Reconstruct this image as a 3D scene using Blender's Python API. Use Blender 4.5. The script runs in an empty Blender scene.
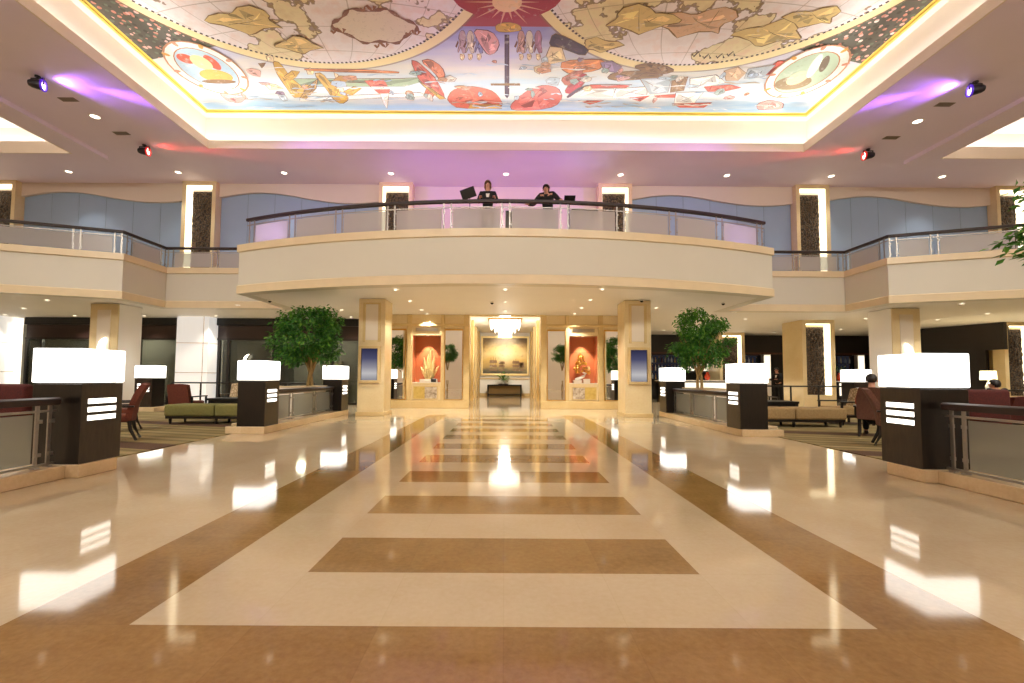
import bpy, bmesh, math, random
from mathutils import Vector, Matrix, Euler
random.seed(7)
PI = math.pi
sc = bpy.context.scene
COL = sc.collection

# ------------------------------------------------------------------ colours and materials
def lin(h):
    h = h.lstrip('#')
    v = [int(h[i:i+2], 16)/255 for i in (0, 2, 4)]
    return tuple((c/12.92 if c <= .04045 else ((c+.055)/1.055)**2.4) for c in v) + (1,)

class N:
    """small helper for building node graphs"""
    def __init__(s, name):
        s.m = bpy.data.materials.new(name); s.m.use_nodes = True
        s.t = s.m.node_tree; s.t.nodes.clear()
        s.out = s.t.nodes.new('ShaderNodeOutputMaterial')
    def n(s, typ, **kw):
        x = s.t.nodes.new(typ)
        for k, v in kw.items(): setattr(x, k, v)
        return x
    def l(s, a, b): s.t.links.new(a, b)
    def put(s, sock, v):
        if isinstance(v, bpy.types.NodeSocket): s.l(v, sock)
        elif isinstance(v, str): sock.default_value = lin(v)
        else: sock.default_value = v
    def math(s, op, a, b=None, c=None, clamp=False):
        x = s.n('ShaderNodeMath', operation=op, use_clamp=clamp)
        for i, v in enumerate((a, b, c)):
            if v is not None: s.put(x.inputs[i], v)
        return x.outputs[0]
    def mix(s, f, a, b):
        x = s.n('ShaderNodeMix', data_type='RGBA')
        s.put(x.inputs[0], f); s.put(x.inputs[6], a); s.put(x.inputs[7], b)
        return x.outputs[2]
    def ramp(s, f, stops, interp='LINEAR'):
        x = s.n('ShaderNodeValToRGB'); cr = x.color_ramp; cr.interpolation = interp
        while len(cr.elements) < len(stops): cr.elements.new(.5)
        for e, (p, c) in zip(cr.elements, stops):
            e.position = p; e.color = lin(c)
        s.put(x.inputs[0], f); return x.outputs[0]
    def obj(s): return s.n('ShaderNodeTexCoord').outputs['Object']
    def xyz(s, v):
        x = s.n('ShaderNodeSeparateXYZ'); s.l(v, x.inputs[0]); return x.outputs
    def noise(s, v, scale, detail=3, rough=.5):
        x = s.n('ShaderNodeTexNoise'); s.l(v, x.inputs['Vector'])
        x.inputs['Scale'].default_value = scale; x.inputs['Detail'].default_value = detail; x.inputs['Roughness'].default_value = rough
        return x.outputs[0]
    def scale(s, v, sx, sy, sz):
        x = s.n('ShaderNodeMapping'); s.l(v, x.inputs[0]); x.inputs['Scale'].default_value = (sx, sy, sz); return x.outputs[0]
    def bsdf(s, col, rough=.5, metal=0, spec=.5, **kw):
        b = s.n('ShaderNodeBsdfPrincipled')
        s.put(b.inputs['Base Color'], col); s.put(b.inputs['Roughness'], rough)
        b.inputs['Metallic'].default_value = metal; b.inputs['Specular IOR Level'].default_value = spec
        for k, v in kw.items(): s.put(b.inputs[k.replace('_', ' ')], v)
        return b
    def end(s, sh):
        s.l(sh.outputs[0] if hasattr(sh, 'outputs') else sh, s.out.inputs[0]); return s.m
    def bump(s, b, h, st=.3, d=.01):
        x = s.n('ShaderNodeBump'); x.inputs['Strength'].default_value = st; x.inputs['Distance'].default_value = d
        s.l(h, x.inputs['Height']); s.l(x.outputs[0], b.inputs['Normal'])

def plain(name, col, rough=.5, metal=0, var=.06, vs=6, spec=.5, **kw):
    g = N(name); v = g.obj(); f = g.noise(v, vs)
    c = lin(col)
    x = g.n('ShaderNodeMix', data_type='RGBA'); g.l(f, x.inputs[0])
    x.inputs[6].default_value = tuple(min(1, k*(1-var)) for k in c[:3]) + (1,)
    x.inputs[7].default_value = tuple(min(1, k*(1+var)) for k in c[:3]) + (1,)
    return g.end(g.bsdf(x.outputs[2], rough, metal, spec, **kw))

def glow(name, col, st, var=0):
    g = N(name); e = g.n('ShaderNodeEmission'); g.put(e.inputs[0], col); e.inputs[1].default_value = st
    return g.end(e)

def wood(name, a, b, rough=.35, sc_=(3, 3, .5)):
    g = N(name); v = g.scale(g.obj(), *sc_); f = g.noise(v, 9, 5, .6)
    return g.end(g.bsdf(g.ramp(f, [(.3, a), (.7, b)]), rough))

def fabric(name, a, b, scale=60, rough=.9):
    g = N(name); v = g.obj(); f = g.noise(v, scale, 2)
    bs = g.bsdf(g.ramp(f, [(.35, a), (.65, b)]), rough); g.bump(bs, f, .2, .004)
    return g.end(bs)

def marble(name, a, b, tile=.6, rough=.07, scale=1.6, seam='#a88f68', seamw=.006, spec=.5):
    g = N(name); v = g.obj(); o = g.xyz(v)
    f = g.noise(v, scale, 6, .62); f2 = g.noise(v, 28, 3, .6)
    f = g.math('ADD', g.math('MULTIPLY', f, .6), g.math('MULTIPLY', f2, .4))
    # every slab a slightly different tone, thin joints
    fx = g.math('FLOOR', g.math('DIVIDE', o[0], tile)); fy = g.math('FLOOR', g.math('DIVIDE', g.math('SUBTRACT', o[1], .45), tile))
    cb = g.n('ShaderNodeCombineXYZ'); g.l(fx, cb.inputs[0]); g.l(fy, cb.inputs[1])
    wn = g.n('ShaderNodeTexWhiteNoise', noise_dimensions='3D'); g.l(cb.outputs[0], wn.inputs[0])
    f = g.math('ADD', f, g.math('MULTIPLY', g.math('SUBTRACT', wn.outputs[0], .5), .10))
    c = g.ramp(f, [(.32, a), (.68, b)])
    jx = g.math('LESS_THAN', g.math('PINGPONG', o[0], tile/2), seamw/2)
    jy = g.math('LESS_THAN', g.math('PINGPONG', g.math('SUBTRACT', o[1], .45), tile/2), seamw/2)
    j = g.math('MULTIPLY', g.math('MAXIMUM', jx, jy), .13)
    return g.end(g.bsdf(g.mix(j, c, seam), rough, 0, spec))

def wallpaint(name, col, rough=.6):
    return plain(name, col, rough, 0, .03, 1.3)

def frosted(name, col, alpha=.6, rough=.25):
    g = N(name); b = g.bsdf(col, rough); t = g.n('ShaderNodeBsdfTransparent')
    g.put(t.inputs[0], '#e6ecea')
    tl = g.n('ShaderNodeBsdfTranslucent'); g.put(tl.inputs[0], col); m2 = g.n('ShaderNodeMixShader'); m2.inputs[0].default_value = .45; g.l(b.outputs[0], m2.inputs[1]); g.l(tl.outputs[0], m2.inputs[2])
    mx = g.n('ShaderNodeMixShader'); mx.inputs[0].default_value = alpha
    g.l(t.outputs[0], mx.inputs[1]); g.l(m2.outputs[0], mx.inputs[2]); return g.end(mx)

M = {}
M['cream_stone'] = marble('cream_marble', '#cab491', '#d6c4a4')
M['brown_stone'] = marble('brown_marble', '#8a6839', '#ab8653', seam='#6a4a28')
M['stone_base'] = marble('plinth_stone', '#cfb58e', '#e0c9a4', rough=.2, scale=2.5, seamw=.003)
M['ceil'] = wallpaint('ceiling_paint', '#e8d9ec')
M['ceil_low'] = wallpaint('lower_ceiling_paint', '#e6e2dc')
M['cove'] = wallpaint('cove_paint', '#f4eee2')
M['lip'] = wallpaint('cove_lip_paint', '#e2d2c4')
M['fascia'] = wallpaint('fascia_plaster', '#d0cabb', .45)
M['coping'] = plain('coping_stone', '#dcc8a4', .3, var=.08, vs=3)
M['wall'] = wallpaint('wall_plaster', '#e0d2c0')
M['gold_stone'] = marble('honey_marble', '#dcc596', '#e9d8b0', tile=1.2, rough=.15, scale=1.1, seamw=.004)
M['gold_dark'] = marble('honey_marble_edge', '#cfb27c', '#dec796', tile=1.2, rough=.18, scale=2, seamw=.003)
M['pale_panel'] = plain('pale_marble_inlay', '#e3d8c8', .15, var=.05, vs=2)
M['blue_panel'] = plain('blue_grey_panel', '#97acc9', .45, var=.05, vs=1.5)
M['blue_joint'] = plain('panel_joint', '#6e7b88', .6)
M['wave'] = wallpaint('pelmet_paint', '#dccdc0')
M['dark_wood'] = wood('wenge_wood', '#0c0706', '#1b120d', .3)
M['face_wood'] = wood('wenge_veneer', '#1f1611', '#352920', .32)
M['rail_wood'] = wood('handrail_wood', '#1c0d0c', '#301916', .5, (.6, .6, 4))
M['red_wood'] = wood('brown_wood', '#3a1d12', '#5a3120', .35)
M['black'] = plain('black_lacquer', '#0c0a0a', .35)
M['dark_panel'] = plain('dark_bulkhead', '#1b1413', .5, var=.15)
M['brown_panel'] = plain('brown_glass_panel', '#34231f', .3, var=.12)
M['steel'] = plain('brushed_steel', '#a29d98', .38, 1, .08, 30)
M['steel_dark'] = plain('dark_steel', '#4c4743', .4, .8)  # plain darker grey steel
M['frost'] = frosted('frosted_glass', '#ddd6d6', .62)
M['frost_low'] = frosted('frosted_balustrade_glass', '#a9a79f', .62, .2)
g = N('dark_glazing'); b = g.bsdf('#2a2a28', .04, 0, .6); t = g.n('ShaderNodeBsdfTransparent'); g.put(t.inputs[0], '#d2d2c8')
mx = g.n('ShaderNodeMixShader'); mx.inputs[0].default_value = .45; g.l(t.outputs[0], mx.inputs[1]); g.l(b.outputs[0], mx.inputs[2]); M['glazing'] = g.end(mx)
g = N('mirror_glass'); M['mirror'] = g.end(g.bsdf('#e8e6df', .01, 1))
M['lamp'] = glow('lit_lamp_shade', '#fffaf0', 2.7)
M['slit'] = glow('lit_slit', '#fff6e8', 2.6)
M['lens'] = glow('downlight_lens', '#fff1d8', 5)
M['led'] = glow('niche_led_strip', '#ffe9bf', 14)
M['flame'] = glow('sconce_glass', '#fff3d8', 7)
M['table_lamp'] = glow('lit_table_lamp_shade', '#fff0b8', 2.2)
M['lit_white'] = glow('lit_counter_glass', '#fff0d2', 1.1)
M['crystal'] = glow('lit_crystal', '#fff2d8', 4.0)
M['gold'] = plain('gilded_metal', '#d9a850', .28, .85, .15, 12)
M['gold_pale'] = plain('pale_gilt', '#f0d79a', .35, .6, .1, 12)
M['red_niche'] = plain('terracotta_lacquer', '#b8683f', .35, var=.05)
M['white_paint'] = wallpaint('white_paint', '#efeae2', .4)
M['white_glaze'] = plain('white_glass_cladding', '#f2ece4', .18, var=.03)
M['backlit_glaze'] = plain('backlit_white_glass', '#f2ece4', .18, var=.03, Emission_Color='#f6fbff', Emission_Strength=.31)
M['joint'] = plain('joint_line', '#b7a394', .5)
M['trunk'] = wood('fig_bark', '#7d6238', '#b79a62', .8, (4, 4, 1))
g = N('fig_leaves'); ri = g.n('ShaderNodeNewGeometry').outputs['Random Per Island']
b = g.bsdf(g.ramp(ri, [(0, '#143d14'), (.35, '#23601e'), (.7, '#3f8228'), (1, '#79aa3c')]), .45)
tr = g.n('ShaderNodeBsdfTranslucent'); g.put(tr.inputs[0], '#5c9a30')
mx = g.n('ShaderNodeMixShader'); mx.inputs[0].default_value = .25; g.l(b.outputs[0], mx.inputs[1]); g.l(tr.outputs[0], mx.inputs[2]); M['leaf'] = g.end(mx)
M['soil'] = plain('dark_soil', '#2a2018', .95, var=.3, vs=30)
M['green_fab'] = fabric('olive_upholstery', '#6c6836', '#7b7640')
M['tan_fab'] = fabric('tan_upholstery', '#8d7248', '#a0855a')
M['brown_fab'] = fabric('rust_upholstery', '#5c2a1c', '#703826')
M['maroon'] = fabric('maroon_upholstery', '#3d1210', '#571c17')
M['mauve_fab'] = fabric('rosewood_upholstery', '#5c3a32', '#75503f')
g = N('patterned_upholstery'); v = g.obj(); vo = g.n('ShaderNodeTexVoronoi', feature='DISTANCE_TO_EDGE'); g.l(v, vo.inputs['Vector']); vo.inputs['Scale'].default_value = 14
M['pattern'] = g.end(g.bsdf(g.ramp(vo.outputs[0], [(.05, '#8f7a5c'), (.16, '#c9b594')]), .9))
g = N('striped_carpet'); o = g.xyz(g.obj()); s1 = g.math('ADD', o[1], g.math('MULTIPLY', o[0], .28))
w = g.math('PINGPONG', s1, .36); f = g.noise(g.obj(), 90, 2); k = g.math('ADD', w, g.math('MULTIPLY', f, .05))
big = g.math('PINGPONG', s1, 1.5)
c1 = g.ramp(k, [(0, '#7d6a40'), (.1, '#8d7a4c'), (.2, '#655a2e'), (.36, '#98855a')])
bs = g.bsdf(g.mix(g.math('LESS_THAN', big, .28), c1, '#4f341c'), .95); g.bump(bs, f, .3, .006); M['carpet'] = g.end(bs)
g = N('bark_relief'); v = g.obj(); vo = g.n('ShaderNodeTexVoronoi'); g.l(v, vo.inputs['Vector']); vo.inputs['Scale'].default_value = 17
bs = g.bsdf(g.ramp(vo.outputs[0], [(.1, '#5f452b'), (.6, '#241811')]), .8); g.bump(bs, vo.outputs[0], 1, .06); M['bark'] = g.end(bs)
M['skin'] = plain('skin', '#c8927a', .5, var=.04)
M['hair'] = plain('dark_hair', '#1a100c', .5, var=.2, vs=40)
M['fair_hair'] = plain('light_brown_hair', '#7c5a3a', .5, var=.2, vs=40)
M['suit'] = plain('black_suit_cloth', '#0e0d12', .8, var=.1)
M['shirt'] = plain('white_shirt_cloth', '#e8e4e2', .8, var=.03)
M['red_cloth'] = plain('red_cloth', '#8a2a22', .8)
M['eye'] = plain('eye', '#1c1512', .2)
M['lip_col'] = plain('lips', '#a05a4e', .5)
M['porcelain'] = plain('white_porcelain', '#f1efe9', .2)
M['orange_glaze'] = plain('orange_glaze', '#c9431c', .25, var=.2)
M['spot_body'] = plain('spotlight_housing', '#1a1622', .4)
M['violet_lens'] = glow('violet_lens', '#e6c8ff', 9); M['red_lens'] = glow('red_lens', '#ff9a8a', 9)
M['violet_ring'] = plain('violet_filter_ring', '#4a2a9a', .3); M['red_ring'] = plain('red_filter_ring', '#a01c20', .3)
M['violet_ring'].node_tree.nodes['Principled BSDF'].inputs['Emission Color'].default_value = lin('#4a20c0')
M['violet_ring'].node_tree.nodes['Principled BSDF'].inputs['Emission Strength'].default_value = .6
M['red_ring'].node_tree.nodes['Principled BSDF'].inputs['Emission Color'].default_value = lin('#d01820')
M['red_ring'].node_tree.nodes['Principled BSDF'].inputs['Emission Strength'].default_value = .6
M['vent'] = plain('vent_metal', '#8d7d74', .6)

# ------------------------------------------------------------------ mesh builder
class MB:
    def __init__(s): s.bm = bmesh.new()
    def quad(s, pts, mi=0):
        f = s.bm.faces.new([s.bm.verts.new(p) for p in pts]); f.material_index = mi; return f
    def box(s, x0, x1, y0, y1, z0, z1, mi=0, rot=None, about=None):
        c = [(x, y, z) for z in (z0, z1) for y in (y0, y1) for x in (x0, x1)]
        if rot is not None:
            a = Vector(about or ((x0+x1)/2, (y0+y1)/2, (z0+z1)/2)); R = Euler(rot).to_matrix()
            c = [tuple(a + R @ (Vector(p)-a)) for p in c]
        v = [s.bm.verts.new(p) for p in c]
        for f in ((0, 2, 3, 1), (4, 5, 7, 6), (0, 1, 5, 4), (2, 6, 7, 3), (0, 4, 6, 2), (1, 3, 7, 5)):
            s.bm.faces.new([v[i] for i in f]).material_index = mi
        return s
    def rbox(s, x0, x1, y0, y1, z0, z1, r=.03, seg=3, mi=0):
        """soft-edged box"""
        b = bmesh.new(); bmesh.ops.create_cube(b, size=1)
        bmesh.ops.scale(b, vec=(x1-x0, y1-y0, z1-z0), verts=b.verts)
        bmesh.ops.translate(b, vec=((x0+x1)/2, (y0+y1)/2, (z0+z1)/2), verts=b.verts)
        bmesh.ops.bevel(b, geom=b.edges[:], offset=min(r, .49*min(x1-x0, y1-y0, z1-z0)), segments=seg, affect='EDGES', profile=.5)
        s.join(b, mi); return s
    def join(s, b, mi=0, mat=None):
        mp = {}
        for v in b.verts: mp[v] = s.bm.verts.new((mat @ v.co) if mat else v.co)
        for f in b.faces:
            try: s.bm.faces.new([mp[v] for v in f.verts]).material_index = mi
            except ValueError: pass
        b.free()
    def prism(s, poly, z0, z1, mi=0):
        a = [s.bm.verts.new((x, y, z0)) for x, y in poly]; b = [s.bm.verts.new((x, y, z1)) for x, y in poly]
        s.bm.faces.new(a[::-1]).material_index = mi; s.bm.faces.new(b).material_index = mi
        n = len(poly)
        for i in range(n): s.bm.faces.new([a[i], a[(i+1) % n], b[(i+1) % n], b[i]]).material_index = mi
        return s
    def lathe(s, prof, n=20, c=(0, 0, 0), mi=0):
        rings = []
        for r, z in prof:
            rings.append([s.bm.verts.new((c[0]+r*math.cos(2*PI*k/n), c[1]+r*math.sin(2*PI*k/n), c[2]+z)) for k in range(n)] if r > 1e-6 else [s.bm.verts.new((c[0], c[1], c[2]+z))])
        for a, b in zip(rings, rings[1:]):
            for k in range(n):
                q = [a[k % len(a)], a[(k+1) % len(a)], b[(k+1) % len(b)], b[k % len(b)]]
                q = list(dict.fromkeys(q))
                if len(q) > 2: s.bm.faces.new(q).material_index = mi
        return s
    def tube(s, pts, r, n=8, mi=0):
        pts = [Vector(p) for p in pts]; rs = r if isinstance(r, (list, tuple)) else [r]*len(pts); rings = []
        for i, p in enumerate(pts):
            d = (pts[min(i+1, len(pts)-1)] - pts[max(i-1, 0)]).normalized()
            a = d.orthogonal().normalized() if abs(d.z) > .95 else d.cross(Vector((0, 0, 1))).normalized()
            if abs(d.z) > .95: a = (Vector((1, 0, 0)) - d*d.x).normalized()
            b = d.cross(a)
            rings.append([s.bm.verts.new(p + rs[i]*(math.cos(2*PI*k/n)*a + math.sin(2*PI*k/n)*b)) for k in range(n)])
        for a, b in zip(rings, rings[1:]):
            for k in range(n): s.bm.faces.new([a[k], a[(k+1) % n], b[(k+1) % n], b[k]]).material_index = mi
        s.bm.faces.new(rings[0][::-1]).material_index = mi; s.bm.faces.new(rings[-1]).material_index = mi
        return s
    def ball(s, c, r, mi=0, u=12, v=8):
        b = bmesh.new(); bmesh.ops.create_uvsphere(b, u_segments=u, v_segments=v, radius=1)
        r = r if isinstance(r, (tuple, list)) else (r, r, r)
        s.join(b, mi, Matrix.Translation(c) @ Matrix.Diagonal((*r, 1))); return s
    def sweep(s, path, prof, mi=0, cap=True):
        """closed profile [(n,z)] along a plan path [(x,y)]; n points to the right of travel"""
        path = [Vector(p[:2]) for p in path]; rings = []; k = len(path)
        for i, p in enumerate(path):
            d0 = (p-path[i-1]).normalized() if i > 0 else (path[1]-p).normalized()
            d1 = (path[i+1]-p).normalized() if i < k-1 else d0
            n0 = Vector((d0.y, -d0.x)); n1 = Vector((d1.y, -d1.x)); m = (n0+n1)
            m = m/max(.2, m.length_squared)*2
            rings.append([s.bm.verts.new((p.x+m.x*n, p.y+m.y*n, z)) for n, z in prof])
        q = len(prof)
        for a, b in zip(rings, rings[1:]):
            for j in range(q): s.bm.faces.new([a[j], a[(j+1) % q], b[(j+1) % q], b[j]]).material_index = mi
        if cap:
            s.bm.faces.new(rings[0]).material_index = mi; s.bm.faces.new(rings[-1][::-1]).material_index = mi
        return s
    def build(s, name, mats, parent=None, smooth=False, bevel=0, loc=None, rot=None):
        if not isinstance(mats, (list, tuple)): mats = [mats]
        bmesh.ops.recalc_face_normals(s.bm, faces=s.bm.faces[:])
        me = bpy.data.meshes.new(name)
        if smooth:
            for f in s.bm.faces: f.smooth = True
        s.bm.to_mesh(me); s.bm.free()
        if smooth:
            try: me.set_sharp_from_angle(angle=math.radians(40))
            except Exception: pass
        for m in mats: me.materials.append(M[m] if isinstance(m, str) else m)
        o = bpy.data.objects.new(name, me); COL.objects.link(o)
        if parent is not None: o.parent = parent
        if loc: o.location = loc
        if rot: o.rotation_euler = rot
        if bevel:
            bv = o.modifiers.new('edge', 'BEVEL'); bv.width = bevel; bv.segments = 2; bv.limit_method = 'ANGLE'
        return o

def tag(o, label=None, cat=None, group=None, kind=None):
    if label: o['label'] = label
    if cat: o['category'] = cat
    if group: o['group'] = group
    if kind: o['kind'] = kind
    return o
def thing(name, label, cat, loc=(0, 0, 0), rz=0, group=None):
    o = bpy.data.objects.new(name, None); COL.objects.link(o); o.location = loc; o.rotation_euler = (0, 0, rz)
    o.empty_display_size = .2
    return tag(o, label, cat, group)
def struct(o): o['kind'] = 'structure'; return o
def copy_tree(o, label=None, loc=None, rz=None, parent=None):
    kids = [c for c in o.children]
    c = o.copy(); COL.objects.link(c)
    if parent is not None: c.parent = parent
    if label: c['label'] = label
    if loc is not None: c.location = loc
    if rz is not None: c.rotation_euler = (0, 0, rz)
    for ch in kids: copy_tree(ch, parent=c)
    return c
def label_part(o, t): o['label'] = t; return o
ORD = ['first', 'second', 'third', 'fourth', 'fifth', 'sixth', 'seventh', 'eighth', 'ninth', 'tenth', 'eleventh', 'twelfth', 'thirteenth', 'fourteenth', 'fifteenth', 'sixteenth', 'seventeenth', 'eighteenth']
# strengths of the lobby's lamps and of the added fill lamps
E_COVE = 3.4; E_MURAL_FILL = 7.5; E_SIDE = 5; E_UP = 75; E_FRONT_FILL = 490; E_LOW = 135; E_VIO = 1500; E_RED = 400; E_UPLIGHT = 130; E_NICHE = 130; E_CHAND = 200; E_WASH = 25; EXPOSURE = 0.5
# ------------------------------------------------------------------ SETTING
HC = 8.6; SO = 3.57; UF = 4.85; RIM = 5.0
# floor: polished marble laid on a 60 cm grid; brown border band, cream path with brown bars
xs = [-24, -5.0, -2.4, -1.8, -1.2, 1.2, 1.8, 2.4, 5.0, 24]
bars = [(2.85+1.2*k, 3.45+1.2*k) for k in range(10)]
ys = sorted(set([-8, 2.25, 14.4, 30] + [y for b in bars for y in b]))
m = MB()
for i in range(len(xs)-1):
    for j in range(len(ys)-1):
        x0, x1, y0, y1 = xs[i], xs[i+1], ys[j], ys[j+1]; cx, cy = abs(x0+x1)/2, (y0+y1)/2
        brown = (cx < 2.4 and cy < 2.25) or (1.8 < cx < 2.4 and cy < 14.4) or (cx < 1.2 and any(a < cy < b for a, b in bars))
        m.quad([(x0, y0, 0), (x1, y0, 0), (x1, y1, 0), (x0, y1, 0)], 1 if brown else 0)
bmesh.ops.remove_doubles(m.bm, verts=m.bm.verts, dist=1e-4)
struct(m.build('floor', ['cream_stone', 'brown_stone']))

def plate(name, x0, x1, y0, y1, z0, z1, holes, mat):
    X = sorted(set([x0, x1] + [v for h in holes for v in h[:2]])); Y = sorted(set([y0, y1] + [v for h in holes for v in h[2:]]))
    m = MB()
    for i in range(len(X)-1):
        for j in range(len(Y)-1):
            cx, cy = (X[i]+X[i+1])/2, (Y[j]+Y[j+1])/2
            if not any(h[0] < cx < h[1] and h[2] < cy < h[3] for h in holes): m.box(X[i], X[i+1], Y[j], Y[j+1], z0, z1)
    bmesh.ops.remove_doubles(m.bm, verts=m.bm.verts, dist=1e-4)
    return struct(m.build(name, mat))
MAIN = (-9.75, 9.75, .9, 14.53); SL = (-22, -14.3, .9, 14.66); SR = (14.3, 22, .9, 14.66)
plate('ceiling', -24, 24, -8, 17.5, HC, HC+.12, [MAIN, SL, SR], 'ceil')
# shallow dropped borders around the two side coves
plate('trim_1', -23.9, -13.5, -1, 15.1, HC-.13, HC, [SL], 'ceil')
plate('trim_2', 13.5, 23.9, -1, 15.1, HC-.13, HC, [SR], 'ceil')

def cove(name, h, top, mat_top, k):
    x0, x1, y0, y1 = h; L = .035; W = .32; zt = HC+.12
    m = MB()
    for a in ((x0-.004, x1+.004, y1-L, y1+.004), (x0-.004, x1+.004, y0-.004, y0+L), (x0-.004, x0+L, y0+L, y1-L), (x1-L, x1+.004, y0+L, y1-L)): m.box(*a, HC-.13 if k else HC-.002, HC+.27)
    struct(m.build(name+'_lip', 'lip'))
    m = MB()
    for a in ((x0-W, x1+W, y1+W, y1+W+.1), (x0-W, x1+W, y0-W-.1, y0-W), (x0-W-.1, x0-W, y0-W, y1+W), (x1+W, x1+W+.1, y0-W, y1+W)): m.box(*a, zt, top+.1)
    struct(m.build(name+'_wall', 'cove'))
    m = MB(); m.box(x0-W, x1+W, y0-W, y1+W, top+.02, top+.12); struct(m.build(name+'_top', mat_top))
cove('ceiling_recess', MAIN, 9.8, 'cove', 0); cove('ceiling_recess_side', SL, 9.5, 'cove', 1); cove('ceiling_recess_side', SR, 9.5, 'cove', 1)

# gallery and balcony fronts
GP = [(-24, 9.62), (-12.0, 14.12), (-12.0, 15.95), (-7.7, 15.95)]
HW, YE, YC = 7.78, 13.13, 11.49
SAG = YE-YC; R_B = (HW*HW+SAG*SAG)/(2*SAG); CY = YC+R_B; A0 = math.asin(HW/R_B)
def arc(n=48, off=0, a=1.0): return [((R_B+off)*math.sin(t), CY-(R_B+off)*math.cos(t)) for t in [(-A0+2*A0*i/n)*a for i in range(n+1)]]
BP = [(-HW, 16.2)] + arc() + [(HW, 16.2)]
prof = [(-.32, RIM), (.05, RIM), (.05, RIM-.2), (0, RIM-.22), (0, SO+.25), (.035, SO+.22), (.035, SO), (-.32, SO)]
def parapet(name, path):
    m = MB(); m.sweep(path, prof)
    for f in m.bm.faces:
        zs = [v.co.z for v in f.verts]
        f.material_index = 1 if min(zs) > RIM-.23 or max(zs) < SO+.26 and max(zs) > SO+.1 else 0
    return struct(m.build(name, ['fascia', 'coping']))
parapet('balcony_parapet', BP)
parapet('gallery_parapet_west', GP)
parapet('gallery_parapet_east', [(-x, y) for x, y in GP[::-1]])
def slabs(name, z, mat, hole):
    m = MB(); L = GP[0][1]
    def P(*pts): m.quad([(x, y, z) for x, y in pts])
    for k in (-1, 1):
        P((k*24, GP[0][1]), (k*12, 14.12), (k*12, 17.6), (k*24, 17.6)); P((k*12, 15.95), (k*7.68, 15.95), (k*7.68, 17.6), (k*12, 17.6))
        if hole: P((k*1.72, 17.6), (k*24, 17.6), (k*24, 30), (k*1.72, 30))
    P((-7.68, 17.6), (-7.68, YE), *[(x*.985, y+.12) for x, y in arc(32)], (7.68, YE), (7.68, 17.6))
    return struct(m.build(name, mat))
slabs('ceiling_lower', SO+.01, 'ceil_low', True)
slabs('floor_upper', UF, 'coping', False)
# outer shell
for nm, a in (('wall_left', (-24.1, -24, -8, 30, 0, HC)), ('wall_right', (24, 24.1, -8, 30, 0, HC)), ('wall_front', (-24, 24, -8.1, -8, 0, HC)), ('wall_back', (-24, 24, 30, 30.1, 0, 4.2))):
    m = MB(); m.box(*a); struct(m.build(nm, 'wall'))
# upper gallery wall with wavy pelmets over blue grey panels
YW = 17.4
m = MB(); m.box(-24, 24, YW, YW+.1, UF, HC); struct(m.build('wall_upper', 'wave'))
bays = [(-18.7, -12.34), (-11.06, -4.8), (4.8, 11.06), (12.34, 18.7), (-24, -19.98), (19.98, 24)]
for i, (a, b) in enumerate(bays):
    m = MB(); n = max(1, round((b-a)/1.1)); w = (b-a)/n
    for k in range(n):
        m.box(a+w*k+.008, a+w*(k+1)-.008, YW-.03, YW, UF, 8.45, 0)
        m.box(a+w*k-.008, a+w*k+.008, YW-.022, YW, UF, 8.45, 1)
    struct(m.build('wall_panel_%d' % (i+1), ['blue_panel', 'blue_joint']))
    m = MB(); S = 40; top, bot = [], []
    for k in range(S+1):
        t = k/S; x = a+(b-a)*t
        # one long wave: crest in the first third, trough in the last fifth
        z = 8.06 + .20*math.sin(PI*min(1, t/.52)) if t < .52 else 8.06-.20*math.sin(PI*(t-.52)/.6)
        bot.append((x, z)); top.append((x, HC))
    for y in (YW-.16, YW-.04):
        for k in range(S): m.quad([(bot[k][0], y, bot[k][1]), (bot[k+1][0], y, bot[k+1][1]), (top[k+1][0], y, HC), (top[k][0], y, HC)])
    for k in range(S): m.quad([(bot[k][0], YW-.16, bot[k][1]), (bot[k+1][0], YW-.16, bot[k+1][1]), (bot[k+1][0], YW-.04, bot[k+1][1]), (bot[k][0], YW-.04, bot[k][1])])
    struct(m.build('trim_%d' % (i+3), 'wave'))

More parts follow.
